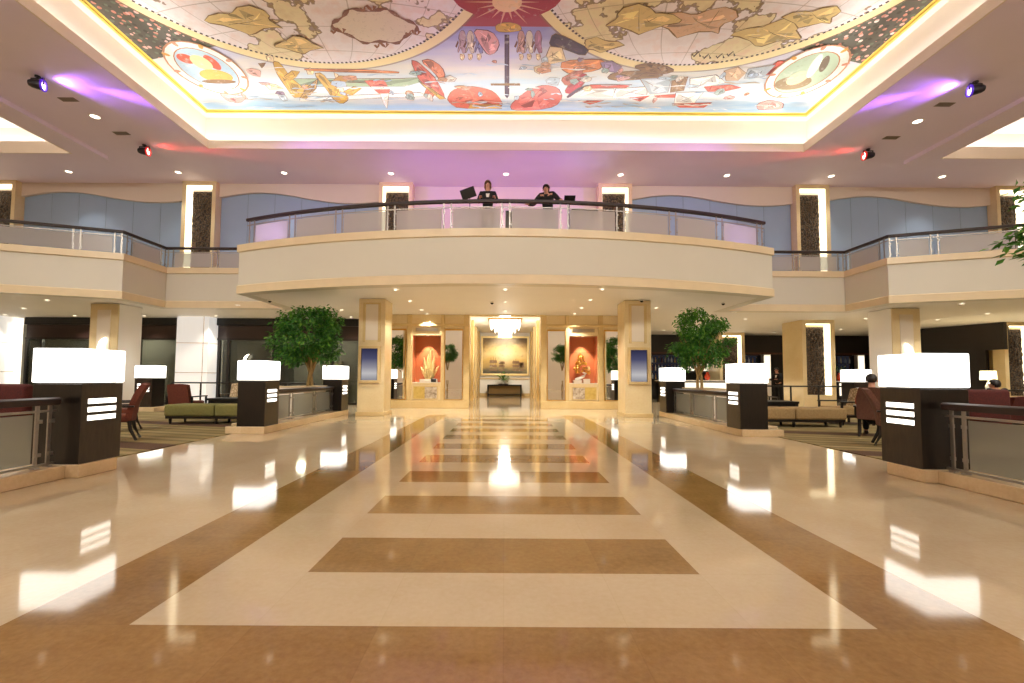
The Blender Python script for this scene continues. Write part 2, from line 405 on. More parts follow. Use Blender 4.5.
M['jamb'] = glow('lit_niche_lining', '#ffedc6', 2.6)  # lining glows by itself in place of hidden LED light on the jambs
def niche_column(name, x, w, y0, depth, z0, z1, st, top, bz, label):
    """column with a tall lit niche that holds a bark relief"""
    h = w/2; d = .4
    m = MB()
    m.box(x-h, x-h+st, y0, y0+depth, z0, z1); m.box(x+h-st, x+h, y0, y0+depth, z0, z1)
    m.box(x-h+st, x+h-st, y0, y0+depth, top, z1); m.box(x-h+st, x+h-st, y0, y0+depth, z0, bz)
    m.box(x-h+st, x+h-st, y0+d, y0+depth, bz, top)
    c = struct(m.build(name, 'gold_stone'))
    m = MB(); e = .012
    m.box(x-h+st, x-h+st+e, y0+.04, y0+d-.02, bz, top-.02); m.box(x+h-st-e, x+h-st, y0+.04, y0+d-.02, bz, top-.02); m.box(x-h+st, x+h-st, y0+.04, y0+d-.02, top-e, top)
    m.build('lit_lining', 'jamb', c)
    # rough relief panel
    t = thing('bark_relief_panel', label, 'wall relief', (x, y0+d-.06, bz))
    W, H = w-2*st-.06, top-bz-.1; nx, nz = 16, max(20, int(H*12)); m = MB(); vs = []
    rnd = random.Random(int(x*31)+int(y0*7))
    for j in range(nz+1):
        row = []
        for i in range(nx+1):
            u, v = i/nx, j/nz; edge = min(i, nx-i) == 0 or min(j, nz-j) == 0
            row.append(m.bm.verts.new((-W/2+W*u+(rnd.uniform(-.03, .02) if edge else 0), .03 if edge else rnd.uniform(-.06, .0), v*H+.0)))
        vs.append(row)
    for j in range(nz):
        for i in range(nx): m.bm.faces.new([vs[j][i], vs[j][i+1], vs[j+1][i+1], vs[j+1][i]])
    m.build('relief', 'bark', t)
    m = MB(); m.box(-W/2+.05, W/2-.05, .03, .055, 0, H-.02); m.build('backing_board', 'dark_wood', t)
    return c
names = {-19.34: 'left end', -11.7: 'left', -4.2: 'left of the balcony', 4.17: 'right', 11.7: 'right', 19.34: 'right end'}
UL = {-19.34: 'dark bark relief in the lit gallery niche at the far left edge',
      -11.7: 'dark bark relief in the lit niche above the left gallery corner',
      -4.2: 'dark bark relief in the lit niche behind the balcony, left of the standing people',
      4.17: 'dark bark relief in the lit niche behind the balcony, right of the standing people',
      11.7: 'dark bark relief in the lit niche above the right gallery corner',
      19.34: 'dark bark relief in the lit gallery niche behind the near tree leaves'}
for x, lb in UL.items(): niche_column('gallery_column', x, 1.28, 17.02, .4+.1, UF, HC, .14, 8.45, 4.95, lb)

# lower floor columns
def screen_column(x0, x1, y0, y1, side):
    m = MB(); m.box(x0, x1, y0, y1, 0, SO)
    c = struct(m.build('lobby_column', 'gold_stone', bevel=.02))
    xc = (x0+x1)/2
    m = MB(); m.box(xc-.19, xc+.19, y0-.015, y0+.02, 2.3, 3.4); m.build('marble_inlay', 'pale_panel', c, bevel=.008)
    m = MB()
    for a in ((xc-.27, xc-.19, 2.25, 3.45), (xc+.19, xc+.27, 2.25, 3.45), (xc-.19, xc+.19, 3.4, 3.45)): m.box(a[0], a[1], y0-.03, y0+.02, a[2], a[3])
    m.build('inlay_border', 'gold_dark', c, bevel=.008)
    m = MB(); m.box(x0-.03, x1+.03, y0-.03, y1+.03, 0, .12); m.build('column_base', 'gold_dark', c, bevel=.01)
screen_column(-4.48, -3.66, 13.84, 14.68, 'left'); screen_column(3.64, 4.46, 13.84, 14.68, 'right')
g = N('screen_picture'); o = g.xyz(g.obj()); k = g.math('MULTIPLY', g.math('ADD', o[2], .47), 1.06)
e = g.n('ShaderNodeEmission'); g.l(g.ramp(k, [(0, '#84848c'), (.22, '#b9b6b6'), (.42, '#8b8892'), (.7, '#4a4a66'), (1, '#2c2c46')]), e.inputs[0]); e.inputs[1].default_value = .75; M['screen'] = g.end(e)
for xc, s in ((-4.11, 'left'), (4.06, 'right')):
    t = thing('digital_screen', 'portrait digital screen glowing dark blue to white on the marble column %s of the corridor' % s, 'screen', (xc, 13.84, 1.55))
    m = MB()
    for a in ((-.33, -.25, -.55, .57), (.25, .33, -.55, .57), (-.25, .25, .49, .57), (-.25, .25, -.55, -.47)): m.box(a[0], a[1], -.09, -.005, a[2], a[3])
    m.build('casing', 'gold_dark', t, bevel=.008)
    m = MB(); m.box(-.25, .25, -.055, -.03, -.47, .49); m.build('screen_panel', 'screen', t)
    m = MB()
    for a in ((-.25, -.235, -.47, .49), (.235, .25, -.47, .49)): m.box(a[0], a[1], -.066, -.03, a[2], a[3])
    m.build('bezel', 'black', t)
for sx in (-1, 1):
    # pair of columns under the gallery corners
    a, b = sorted((sx*12.86, sx*13.76))
    m = MB(); m.box(a, b, 15.05, 16.05, 0, SO); c = struct(m.build('gallery_support_column', 'white_paint', bevel=.02))
    m = MB(); m.box(a-.012, b+.012, 15.03, 15.07, 0, SO-.02); m.build('front_facing', 'gold_stone', c)
    xc = (a+b)/2
    m = MB(); m.box(xc-.22, xc+.22, 15.01, 15.03, 1.2, 3.35); m.build('marble_inlay', 'pale_panel', c, bevel=.006)
# white glass clad columns on the left, lit from above
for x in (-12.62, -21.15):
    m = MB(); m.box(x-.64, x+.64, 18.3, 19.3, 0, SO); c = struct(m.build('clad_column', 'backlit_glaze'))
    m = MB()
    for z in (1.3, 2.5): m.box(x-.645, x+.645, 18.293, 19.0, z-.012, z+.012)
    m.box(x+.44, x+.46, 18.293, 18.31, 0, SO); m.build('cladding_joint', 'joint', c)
for x, y, lb in ((12.61, 18.25, 'tall dark bark relief in the lit niche of the column behind the right lounge'), (11.75, 23.5, 'bark relief in the lit column beside the bar, half behind the right tree'), (21.12, 18.6, 'bark relief in the lit wall niche at the right edge beyond the table lamp')):
    niche_column('lounge_column', x, 1.32, y, 1.3 if x < 20 else .46, 0, SO, .16, SO-.15, .55, lb)

# central niche walls and corridor
for sx, s in ((-1, 'left'), (1, 'right')):
    def X(a, b): return tuple(sorted((sx*a, sx*b)))
    m = MB(); y0 = 17.35
    # wall built around a niche opening (x 2.45..3.53, z .98..2.78)
    for a, b, z0, z1 in ((1.42, 2.45, 0, SO), (3.53, 4.75, 0, SO), (2.45, 3.53, 0, .98), (2.45, 3.53, 2.78, SO)): m.box(*X(a, b), y0, y0+.7, z0, z1)
    w = struct(m.build('wall_niche_'+s, 'gold_stone'))
    m = MB()
    for a, b in ((1.36, 1.58), (2.31, 2.44), (3.56, 3.74), (4.44, 4.6)): m.box(*X(a, b), y0-.06, y0+.01, 0, SO)
    m.box(*X(1.36, 4.6), y0-.07, y0+.01, 3.12, 3.22); m.box(*X(1.36, 4.6), y0-.09, y0+.01, 0, .3)
    m.build('pilaster', 'gold_dark', w, bevel=.012)
    m = MB(); m.box(*X(2.45, 3.53), y0+.5, y0+.56, .98, 2.78); m.box(*X(2.45, 2.47), y0+.02, y0+.5, .98, 2.78); m.box(*X(3.51, 3.53), y0+.02, y0+.5, .98, 2.78)
    m.build('niche_lining', 'red_niche', w)
    m = MB(); m.box(*X(2.45, 3.53), y0-.03, y0+.5, .95, .985); m.build('niche_shelf', 'pale_panel', w)
    m = MB(); m.box(*X(2.47, 3.51), y0+.495, y0+.502, 2.16, 2.17); m.build('lining_joint', 'red_wood', w)
    for a, b, nm in ((3.80, 4.40, 'outer'), (1.63, 2.28, 'inner')):
        t = thing('wall_mirror', 'tall %s wall mirror beside the terracotta niche %s of the corridor' % ('narrow' if nm == 'outer' else 'inner', s), 'mirror', (sx*(a+b)/2, y0, .34))
        h = (b-a)/2
        m = MB(); m.box(-h, h, -.02, -.004, 0, 2.62); m.build('mirror_glass', 'mirror', t)
        m = MB()
        for q in ((-h-.03, -h, -.03, 2.68), (h, h+.03, -.03, 2.68), (-h, h, 2.62, 2.68), (-h, h, -.03, 0)): m.box(q[0], q[1], -.035, -.003, q[2], q[3])
        m.build('frame', 'gold', t, bevel=.005)
    # slot grille above the niche
    t = thing('air_grille', 'slim gilt air grille above the terracotta niche %s of the corridor' % s, 'vent', (sx*2.99, y0, 2.92))
    m = MB(); m.box(-.44, .44, -.03, -.003, 0, .14); m.build('grille_frame', 'gold_dark', t, bevel=.006)
    m = MB()
    for k in range(5): m.box(-.42, .42, -.04, -.03, .02+k*.024, .032+k*.024)
    m.build('slat', 'steel', t)
    # corridor side
    m = MB(); m.box(*X(1.72, 1.82), 17.9, 29.3, 0, 4.1); w2 = struct(m.build('wall_corridor_'+s, 'gold_stone'))
    m = MB()
    for yy in (18.2, 20.4, 22.8, 25.6, 28.4): m.box(*X(1.58, 1.73), yy, yy+.5, 0, 4.05)
    m.build('pilaster', 'gold_dark', w2, bevel=.012)
    m = MB()
    for yy, ye in ((18.8, 20.2), (21.0, 22.6), (23.4, 25.4)): m.box(*X(1.70, 1.725), yy, ye, .5, 3.0)
    m.build('wood_panel', 'red_wood', w2)
m = MB(); m.box(-1.85, 1.85, 17.6, 29.4, 4.05, 4.15); struct(m.build('ceiling_corridor', 'ceil_low'))
m = MB(); m.box(-1.85, 1.85, 29.3, 29.4, 0, 4.1); struct(m.build('wall_corridor_end', 'white_paint'))
m = MB(); m.box(-1.72, 1.72, 29.26, 29.3, 1.05, 1.12); m.box(-1.72, 1.72, 29.24, 29.3, 0, .16); struct(m.build('baseboard_corridor', 'gold_dark'))
m = MB(); m.box(-1.45, 1.45, 17.35, 17.7, SO-.02, 4.15); struct(m.build('corridor_header', 'gold_stone'))

# window walls of the left lounge
def window(n, x0, x1, y, splits):
    m = MB(); m.box(x0, x1, y-.1, y+.25, SO-.3, SO)
    w = struct(m.build('window_%d' % n, 'black'))
    m = MB(); m.box(x0, x1, y, y+.08, 2.72, SO-.3); m.build('upper_panel', 'brown_panel', w)
    m = MB()
    for x in splits: m.box(x-.05, x+.05, y-.03, y+.09, 0, 2.74)
    m.box(x0, x1, y-.04, y+.09, 2.66, 2.74); m.box(x0, x1, y-.03, y+.09, 0, .1); m.build('window_frame', 'dark_wood', w)
    m = MB()
    for a, b in zip(splits, splits[1:]): m.box(a+.05, b-.05, y+.02, y+.035, .1, 2.66)
    m.build('pane', 'glazing', w)
window(1, -19.95, -13.27, 18.9, [-19.9, -19.3, -17.2, -15.2, -13.3])
window(2, -11.97, -4.75, 18.9, [-11.9, -11.5, -9.6, -7.2, -4.85])
m = MB(); m.box(-24, -4.75, 21.9, 22.0, 0, SO); struct(m.build('wall_beyond_glass', plain('grey_green_wall', '#9a9b90', .7, var=.1))) 
for i, (x, w_, z_, c) in enumerate(((-19.0, .25, 2.6, '#c9c4b4'), (-18.2, .3, 2.6, '#56685a'), (-15.6, .5, 2.2, '#8a8574'), (-14.2, .35, 2.4, '#3d4440'), (-11.0, .22, 2.6, '#bdb6a4'), (-10.3, .35, 2.4, '#39423c'), (-8.2, .9, 1.9, '#b3a78c'), (-6.2, .5, 2.4, '#5d6057'))):
    m = MB(); m.box(x-w_/2, x+w_/2, 21.5, 21.85, 0, z_); struct(m.build('partition_beyond_glass', plain('partition_paint_%d' % i, c, .7)))
m = MB(); m.box(-4.85, -4.6, 17.4, 22, 0, SO); m.box(4.6, 4.85, 17.4, 30, 0, SO); struct(m.build('wall_lobby_side', 'gold_stone'))

# bar side at the right: dark bulkhead above back-bar bays, lit pillars
m = MB(); m.box(4.85, 24, 25.9, 26.1, 0, SO); struct(m.build('wall_bar', 'dark_panel'))
m = MB(); m.box(4.85, 24, 24.9, 25.9, 2.58, SO); struct(m.build('bar_bulkhead', 'dark_panel'))
m = MB(); m.box(4.85, 24, 24.86, 24.9, 2.52, 2.62); struct(m.build('trim_9', 'red_wood'))
# dark wall panel and cream wall behind the right sofa
m = MB(); m.prism([(19.48, 21.33), (20.22, 19.13), (20.45, 19.2), (20.45, 21.4)], 0, 2.5); struct(m.build('wall_dark_panelling', 'dark_panel'))
m = MB(); m.prism([(19.48, 21.33), (20.41, 18.56), (20.7, 18.62), (20.7, 21.4)], 2.45, SO); struct(m.build('trim_10', 'dark_panel'))
m = MB(); m.box(20.4, 24, 19.6, 19.8, 0, SO); struct(m.build('wall_lounge_right', 'gold_stone'))

# carpets of the two lounges and the stone kerbs that edge them
for sx, s in ((-1, 'left'), (1, 'right')):
    m = MB(); p = [(sx*5.62, 2.5), (sx*5.62, 15.02), (sx*22, 15.02), (sx*22, 2.5)]
    m.prism(p if sx > 0 else p[::-1], .0, .012)
    tag(m.build('carpet', 'carpet'), 'brown and olive striped carpet under the %s lounge furniture' % s, 'carpet')
    def kerb(name, x0, x1, y0, y1):
        e = .06 if sx > 0 else 0; m = MB(); m.box(*sorted((sx*(x0-e), sx*x1)), y0, y1, 0, .15); return struct(m.build(name, 'stone_base', bevel=.012))
    kerb('kerb_near_'+s, 5.08, 6.66, -3, 5.33); kerb('kerb_lounge_'+s, 11.4, 12.3, 14.85, 15.65); kerb('kerb_lamp_'+s, 4.93, 5.68, 5.33, 5.86)
    kerb('kerb_middle_'+s, 4.93, 5.74, 9.40, 10.08); kerb('kerb_far_'+s, 4.93, 6.02, 10.08, 14.42)
MURAL_SHAPES = [
 ('#9fae8e', [(-6.32, 12.75),(-3.08, 12.72),(-1.91, 12.62),(-3.01, 13.08),(-6.43, 13.11)]),
 ('#f0ece0', [(-6.38, 13.64),(-2.62, 13.36),(-2.35, 13.55),(-6.47, 13.85)]),
 ('#cda24c', [(-6.38, 12.0),(-6.22, 12.08),(-6.22, 12.66),(-6.06, 13.2),(-6.32, 13.64),(-6.59, 13.69),(-6.57, 13.02),(-6.53, 12.4)]),
 ('#e8cfa4', [(-7.17, 12.93),(-6.81, 13.02),(-6.66, 13.21),(-7.13, 13.3)]),
 ('#cda24c', [(-5.5, 12.52),(-5.23, 12.48),(-5.15, 13.01),(-4.87, 13.38),(-4.89, 13.73),(-5.21, 13.99),(-5.38, 13.78),(-5.4, 13.19)]),
 ('#e8cfa4', [(-4.89, 12.47),(-4.81, 12.56),(-4.9, 13.38),(-5.07, 13.43)]),
 ('#8a6a4a', [(-6.85, 12.12),(-6.61, 12.08),(-6.85, 12.32)]),
 ('#e8cfa4', [(-6.49, 11.85),(-6.34, 11.77),(-6.29, 11.88),(-6.39, 12.04),(-6.53, 12.04)]),
 ('#e8cfa4', [(-5.63, 12.36),(-5.48, 12.27),(-5.42, 12.4),(-5.52, 12.57),(-5.67, 12.57)]),
 ('#cda24c', [(-6.4, 12.66),(-6.04, 12.4),(-5.84, 12.44),(-6.07, 12.7),(-6.31, 12.84)]),
 ('#cda24c', [(-6.34, 13.3),(-5.92, 13.01),(-5.72, 13.1),(-6.08, 13.39),(-6.33, 13.54)]),
 ('#b98a4c', [(-5.17, 12.91),(-4.77, 12.6),(-4.44, 12.64),(-4.78, 12.96),(-5.06, 13.1)]),
 ('#cda24c', [(-4.99, 13.38),(-4.53, 13.09),(-4.32, 13.18),(-4.73, 13.53)]),
 ('#c9a05a', [(-5.45, 12.74),(-5.9, 13.11),(-6.4, 13.69),(-6.24, 13.74),(-5.7, 13.2)]),
 ('#c9604f', [(-4.14, 12.82),(-3.55, 12.77),(-3.52, 13.08),(-4.05, 13.09)]),
 ('#f3eee2', [(-4.05, 13.09),(-3.52, 13.08),(-3.52, 13.22),(-3.97, 13.23)]),
 ('#c9604f', [(-3.97, 13.23),(-3.49, 13.22),(-3.57, 13.42),(-3.88, 13.42)]),
 ('#f3eee2', [(-3.85, 13.42),(-3.57, 13.42),(-3.83, 14.19),(-3.87, 13.98)]),
 ('#d98a58', [(-5.67, 12.31),(-3.83, 12.34),(-3.01, 12.42),(-3.08, 12.5),(-4.43, 12.47),(-5.68, 12.4)]),
 ('#d9825e', [(-2.36, 11.97),(-2.07, 11.89),(-1.79, 12.2),(-1.74, 12.62),(-1.93, 12.8),(-2.05, 12.45)]),
 ('#c06a4c', [(-2.31, 12.98),(-2.13, 13.36),(-2.3, 13.65),(-2.52, 13.46)]),
 ('#c9604f', [(-2.62, 11.93),(-2.42, 12.01),(-2.21, 12.37),(-2.04, 12.71),(-1.86, 13.6),(-2.1, 13.55),(-2.43, 12.98),(-2.56, 12.71)]),
 ('#cda24c', [(-2.57, 12.8),(-2.03, 13.45),(-1.87, 13.65),(-2.06, 13.7),(-2.45, 13.07)]),
 ('#cf6b55', [(-1.84, 13.65),(-1.64, 13.26),(-1.32, 13.06),(-0.91, 13.06),(-0.49, 13.2),(-0.26, 13.48),(-0.11, 13.89),(-0.21, 14.16),(-1.55, 14.17),(-1.78, 13.9)]),
 ('#cda24c', [(-1.15, 13.95),(-0.2, 13.94),(-0.14, 14.16),(-1.23, 14.17)]),
 ('#4e3d4d', [(-0.05, 11.01),(0.05, 11.01),(0.08, 13.48),(0.02, 13.63),(-0.05, 13.48)]),
 ('#8a6a4a', [(-0.46, 12.92),(0.39, 12.91),(0.4, 13.0),(-0.46, 13.01)]),
 ('#cda24c', [(-0.29, 10.69),(0.0, 10.59),(0.32, 10.68),(0.38, 10.87),(0.03, 10.94),(-0.27, 10.91)]),
 ('#d2756b', [(0.11, 13.99),(0.35, 13.58),(0.7, 13.14),(1.13, 12.95),(1.53, 13.08),(1.74, 13.56),(1.57, 14.03),(0.95, 14.25),(0.18, 14.26)]),
 ('#a83b46', [(1.73, 13.32),(1.85, 12.85),(2.07, 12.41),(2.31, 12.5),(2.27, 12.94),(1.99, 13.41)]),
 ('#4e3d4d', [(1.82, 13.51),(2.17, 13.03),(2.45, 12.94),(2.48, 13.12),(2.19, 13.17),(1.9, 13.61)]),
 ('#b99a9c', [(-1.15, 10.88),(-1.06, 10.88),(-1.03, 11.08),(-1.08, 11.32),(-1.07, 11.65),(-1.18, 11.69),(-1.19, 11.4),(-1.29, 11.69),(-1.29, 11.58),(-1.22, 11.29),(-1.22, 11.09)]),
 ('#e8cfa4', [(-1.24, 11.69),(-1.21, 11.73),(-1.14, 11.69),(-1.13, 11.84),(-1.2, 11.96),(-1.26, 11.88)]),
 ('#7d5a48', [(-1.25, 11.22),(-1.33, 11.43),(-1.31, 11.47),(-1.24, 11.29)]),
 ('#d6c6ae', [(-0.95, 10.88),(-0.87, 10.88),(-0.82, 11.08),(-0.87, 11.32),(-0.85, 11.65),(-0.96, 11.69),(-0.98, 11.39),(-1.08, 11.69),(-1.08, 11.58),(-1.01, 11.29),(-1.02, 11.08)]),
 ('#e8cfa4', [(-1.03, 11.69),(-0.99, 11.72),(-0.92, 11.69),(-0.92, 11.84),(-0.98, 11.95),(-1.04, 11.88)]),
 ('#7d5a48', [(-1.04, 11.22),(-1.13, 11.43),(-1.1, 11.47),(-1.03, 11.29)]),
 ('#8f8fb4', [(-0.73, 10.88),(-0.64, 10.88),(-0.6, 11.08),(-0.64, 11.32),(-0.62, 11.65),(-0.72, 11.69),(-0.75, 11.39),(-0.84, 11.69),(-0.84, 11.57),(-0.78, 11.29),(-0.79, 11.08)]),
 ('#e8cfa4', [(-0.79, 11.69),(-0.75, 11.72),(-0.69, 11.68),(-0.68, 11.84),(-0.74, 11.95),(-0.8, 11.88)]),
 ('#7d5a48', [(-0.81, 11.22),(-0.89, 11.43),(-0.87, 11.47),(-0.8, 11.29)]),
 ('#c39a88', [(0.31, 10.87),(0.4, 10.87),(0.46, 11.07),(0.44, 11.31),(0.5, 11.64),(0.39, 11.68),(0.34, 11.38),(0.28, 11.68),(0.26, 11.57),(0.3, 11.28),(0.27, 11.07)]),
 ('#e8cfa4', [(0.33, 11.68),(0.37, 11.71),(0.43, 11.68),(0.45, 11.83),(0.4, 11.94),(0.34, 11.87)]),
 ('#7d5a48', [(0.26, 11.21),(0.2, 11.42),(0.23, 11.46),(0.28, 11.28)]),
 ('#d8cbb4', [(0.51, 10.87),(0.6, 10.87),(0.67, 11.07),(0.65, 11.31),(0.71, 11.64),(0.6, 11.67),(0.55, 11.38),(0.49, 11.68),(0.47, 11.56),(0.5, 11.28),(0.47, 11.07)]),
 ('#e8cfa4', [(0.54, 11.67),(0.58, 11.71),(0.64, 11.67),(0.67, 11.82),(0.62, 11.94),(0.55, 11.86)]),
 ('#7d5a48', [(0.46, 11.21),(0.41, 11.42),(0.44, 11.46),(0.49, 11.28)]),
 ('#a8788a', [(0.73, 10.87),(0.82, 10.87),(0.89, 11.07),(0.88, 11.31),(0.95, 11.63),(0.84, 11.67),(0.78, 11.38),(0.73, 11.67),(0.71, 11.56),(0.73, 11.28),(0.7, 11.07)]),
 ('#e8cfa4', [(0.78, 11.67),(0.82, 11.71),(0.88, 11.67),(0.91, 11.82),(0.87, 11.94),(0.8, 11.86)]),
 ('#7d5a48', [(0.69, 11.21),(0.64, 11.42),(0.67, 11.45),(0.72, 11.28)]),
 ('#e0a39a', [(-0.86, 10.82),(-0.37, 10.88),(-0.17, 11.28),(-0.28, 11.64),(-0.5, 11.76),(-0.69, 11.36)]),
 ('#4e3d4d', [(1.15, 10.93),(1.49, 11.06),(2.17, 11.48),(2.07, 11.78),(1.39, 11.45),(1.07, 11.38)]),
 ('#e8cfa4', [(1.12, 11.41),(1.44, 11.45),(1.61, 11.93),(1.14, 12.1),(1.03, 11.86)]),
 ('#d98a58', [(1.5, 11.93),(2.51, 11.85),(2.71, 12.0),(2.56, 12.33),(1.8, 12.5),(1.49, 12.25)]),
 ('#f3eee2', [(2.42, 13.12),(3.19, 13.12),(3.29, 13.5),(2.19, 13.51)]),
 ('#c9604f', [(2.45, 12.94),(3.68, 12.93),(3.54, 13.07),(2.42, 13.12)]),
 ('#f3eee2', [(3.25, 13.12),(4.23, 13.01),(4.57, 13.49),(3.25, 13.6)]),
 ('#c9604f', [(2.22, 13.71),(3.02, 13.7),(2.63, 13.91)]),
 ('#c9604f', [(3.73, 13.55),(4.37, 13.44),(4.15, 13.74)]),
 ('#8a6a4a', [(2.86, 12.67),(2.97, 12.41),(3.45, 12.32),(4.29, 12.31),(4.49, 12.56),(3.85, 12.7),(3.22, 12.75)]),
 ('#a9b0b4', [(3.83, 12.66),(4.72, 12.56),(4.86, 13.29),(4.35, 13.39)]),
 ('#8a6a4a', [(4.75, 12.65),(5.17, 12.56),(5.3, 13.19),(4.92, 13.29)]),
 ('#f3eee2', [(5.26, 12.64),(5.93, 12.47),(6.38, 12.81),(5.48, 13.19)]),
 ('#c9604f', [(5.82, 13.0),(6.54, 12.9),(6.96, 13.04),(6.52, 13.23),(6.04, 13.23)]),
 ('#c9604f', [(4.49, 13.44),(5.82, 13.28),(5.62, 13.53),(4.64, 13.54)]),
 ('#f3eee2', [(5.1, 13.29),(5.92, 13.23),(5.87, 13.83),(5.25, 13.84)]),
 ('#c9604f', [(5.18, 13.84),(6.41, 13.77),(6.27, 14.04),(5.51, 14.05)]),
 ('#c9604f', [(7.33, 11.88),(7.66, 11.88),(7.47, 12.49),(7.17, 12.46)]),
 ('#a9b0b4', [(6.7, 12.21),(7.37, 12.04),(7.33, 12.54),(6.8, 12.63)]),
 ('#b56a5a', [(1.54, 12.68),(1.84, 12.42),(2.03, 12.17),(2.17, 12.33),(2.01, 12.76),(1.76, 13.04)]),
 ('#8f7a96', [(2.55, 12.0),(2.85, 11.92),(3.19, 12.16),(3.08, 12.41),(2.73, 12.33)]),
 ('#8a6a4a', [(3.46, 12.15),(3.85, 11.99),(4.32, 12.07),(4.74, 12.31),(4.46, 12.48),(3.92, 12.4)]),
 ('#c9a988', [(6.07, 12.3),(6.38, 12.13),(6.73, 12.38),(6.68, 12.72),(6.33, 12.72)]),
 ('#e0a39a', [(-8.77, 13.47),(-8.49, 13.37),(-8.15, 13.51),(-8.08, 13.71),(-8.42, 13.97),(-8.74, 13.87)]),
 ('#e0a39a', [(7.83, 13.81),(8.12, 13.61),(8.64, 13.75),(8.8, 14.12),(8.29, 14.13),(8.01, 14.13)]),
]
# ------------------------------------------------------------------ CEILING PAINTING (a generic two-globe chart)
g = N('painted_chart'); o = g.xyz(g.obj()); ma = g.math
ax = ma('ABSOLUTE', o[0]); dx = ma('SUBTRACT', ax, 4.76); dy = ma('SUBTRACT', o[1], 7.42)
r = ma('SQRT', ma('ADD', ma('MULTIPLY', dx, dx), ma('MULTIPLY', dy, dy)))
R_C = 4.93
vec = g.obj()
sh = g.n('ShaderNodeMapping'); g.l(vec, sh.inputs[0]); sh.inputs['Location'].default_value = (3.3, 1.7, 0)
nz = g.noise(sh.outputs[0], .42, 5, .55); nf = g.noise(vec, 2.2, 4, .6)
sea = g.ramp(nf, [(.3, '#e6d8d4'), (.5, '#efe4e0'), (.7, '#ead2c8')])
land = g.ramp(nf, [(.3, '#dcc598'), (.5, '#e8d8a8'), (.7, '#e6c8a4')])
isl = ma('GREATER_THAN', nz, .53); coast = ma('LESS_THAN', ma('ABSOLUTE', ma('SUBTRACT', nz, .53)), .007)
disc = g.mix(isl, sea, land); disc = g.mix(ma('MULTIPLY', coast, .75), disc, '#7a5a38')
q = ma('DIVIDE', dy, R_C); half = ma('SQRT', ma('MAXIMUM', ma('SUBTRACT', 1, ma('MULTIPLY', q, q)), .003))
lon = ma('DIVIDE', dx, ma('MULTIPLY', half, R_C)); lon = ma('ARCSINE', ma('MINIMUM', ma('MAXIMUM', lon, -1), 1))
l1 = ma('LESS_THAN', ma('PINGPONG', lon, PI/24), .004)
lat = ma('SUBTRACT', q, ma('MULTIPLY', ma('MULTIPLY', dx, dx), ma('MULTIPLY', q, .012)))
l2 = ma('LESS_THAN', ma('PINGPONG', lat, .085), .0022)
disc = g.mix(ma('MULTIPLY', ma('MAXIMUM', l1, l2), .45), disc, '#8a6c4c')
# graduated rim
ring = ma('GREATER_THAN', r, R_C-.24); ang = ma('ARCTAN2', dy, dx)
dash = ma('MULTIPLY', ma('LESS_THAN', ma('ABSOLUTE', ma('SUBTRACT', r, R_C-.27)), .03), ma('LESS_THAN', ma('PINGPONG', ang, PI/240), PI/480))
disc = g.mix(ring, disc, '#f0dca4'); disc = g.mix(dash, disc, '#4b3a3a')
# surround: sky bands, foliage patches at the sides, warm reds at the middle
yy = ma('ADD', o[1], ma('MULTIPLY', ma('SUBTRACT', g.noise(g.scale(vec, .5, 2.5, 1), 1.2, 3), .5), 1.4))
sky = g.ramp(ma('DIVIDE', ma('SUBTRACT', yy, 9), 6), [(.1, '#9d9fd0'), (.3, '#9a97c6'), (.42, '#c3c0d4'), (.55, '#dcd5c9'), (.66, '#bccdd8'), (.75, '#dfdfd8'), (.85, '#9fc0d8')])
mid = ma('MULTIPLY', ma('LESS_THAN', ax, 1.6), ma('LESS_THAN', o[1], 10.75)); sky = g.mix(mid, sky, '#a8434a')
vo = g.n('ShaderNodeTexVoronoi'); g.l(g.scale(vec, 1, 1, 1), vo.inputs['Vector']); vo.inputs['Scale'].default_value = 8.5
wn = g.xyz(vo.outputs['Color'])
spk = g.ramp(wn[0], [(0, '#4a4838'), (.25, '#5f5a46'), (.26, '#e0b4a6'), (.48, '#f4ece0'), (.49, '#66705a'), (.72, '#4a483c'), (.73, '#cf8a74')], 'CONSTANT')
spk = g.mix(ma('GREATER_THAN', vo.outputs['Distance'], .42), spk, '#5a5648')
fol = ma('MULTIPLY', ma('GREATER_THAN', ax, 6.6), ma('LESS_THAN', ma('ADD', o[1], ma('MULTIPLY', ma('SUBTRACT', 9.7, ax), .25)), 12.0)); sky = g.mix(fol, sky, spk)
inside = ma('LESS_THAN', r, R_C); globe_rim = ma('LESS_THAN', r, R_C+.05)
sky = g.mix(ma('MULTIPLY', globe_rim, .6), sky, '#8a6a48')  # thin brown ring drawn just outside each globe
col = g.mix(inside, sky, disc)
edge = ma('MAXIMUM', ma('GREATER_THAN', ax, 9.66), ma('GREATER_THAN', o[1], 14.30)); col = g.mix(edge, col, '#f0d560')
M['chart'] = g.end(g.bsdf(col, .7))

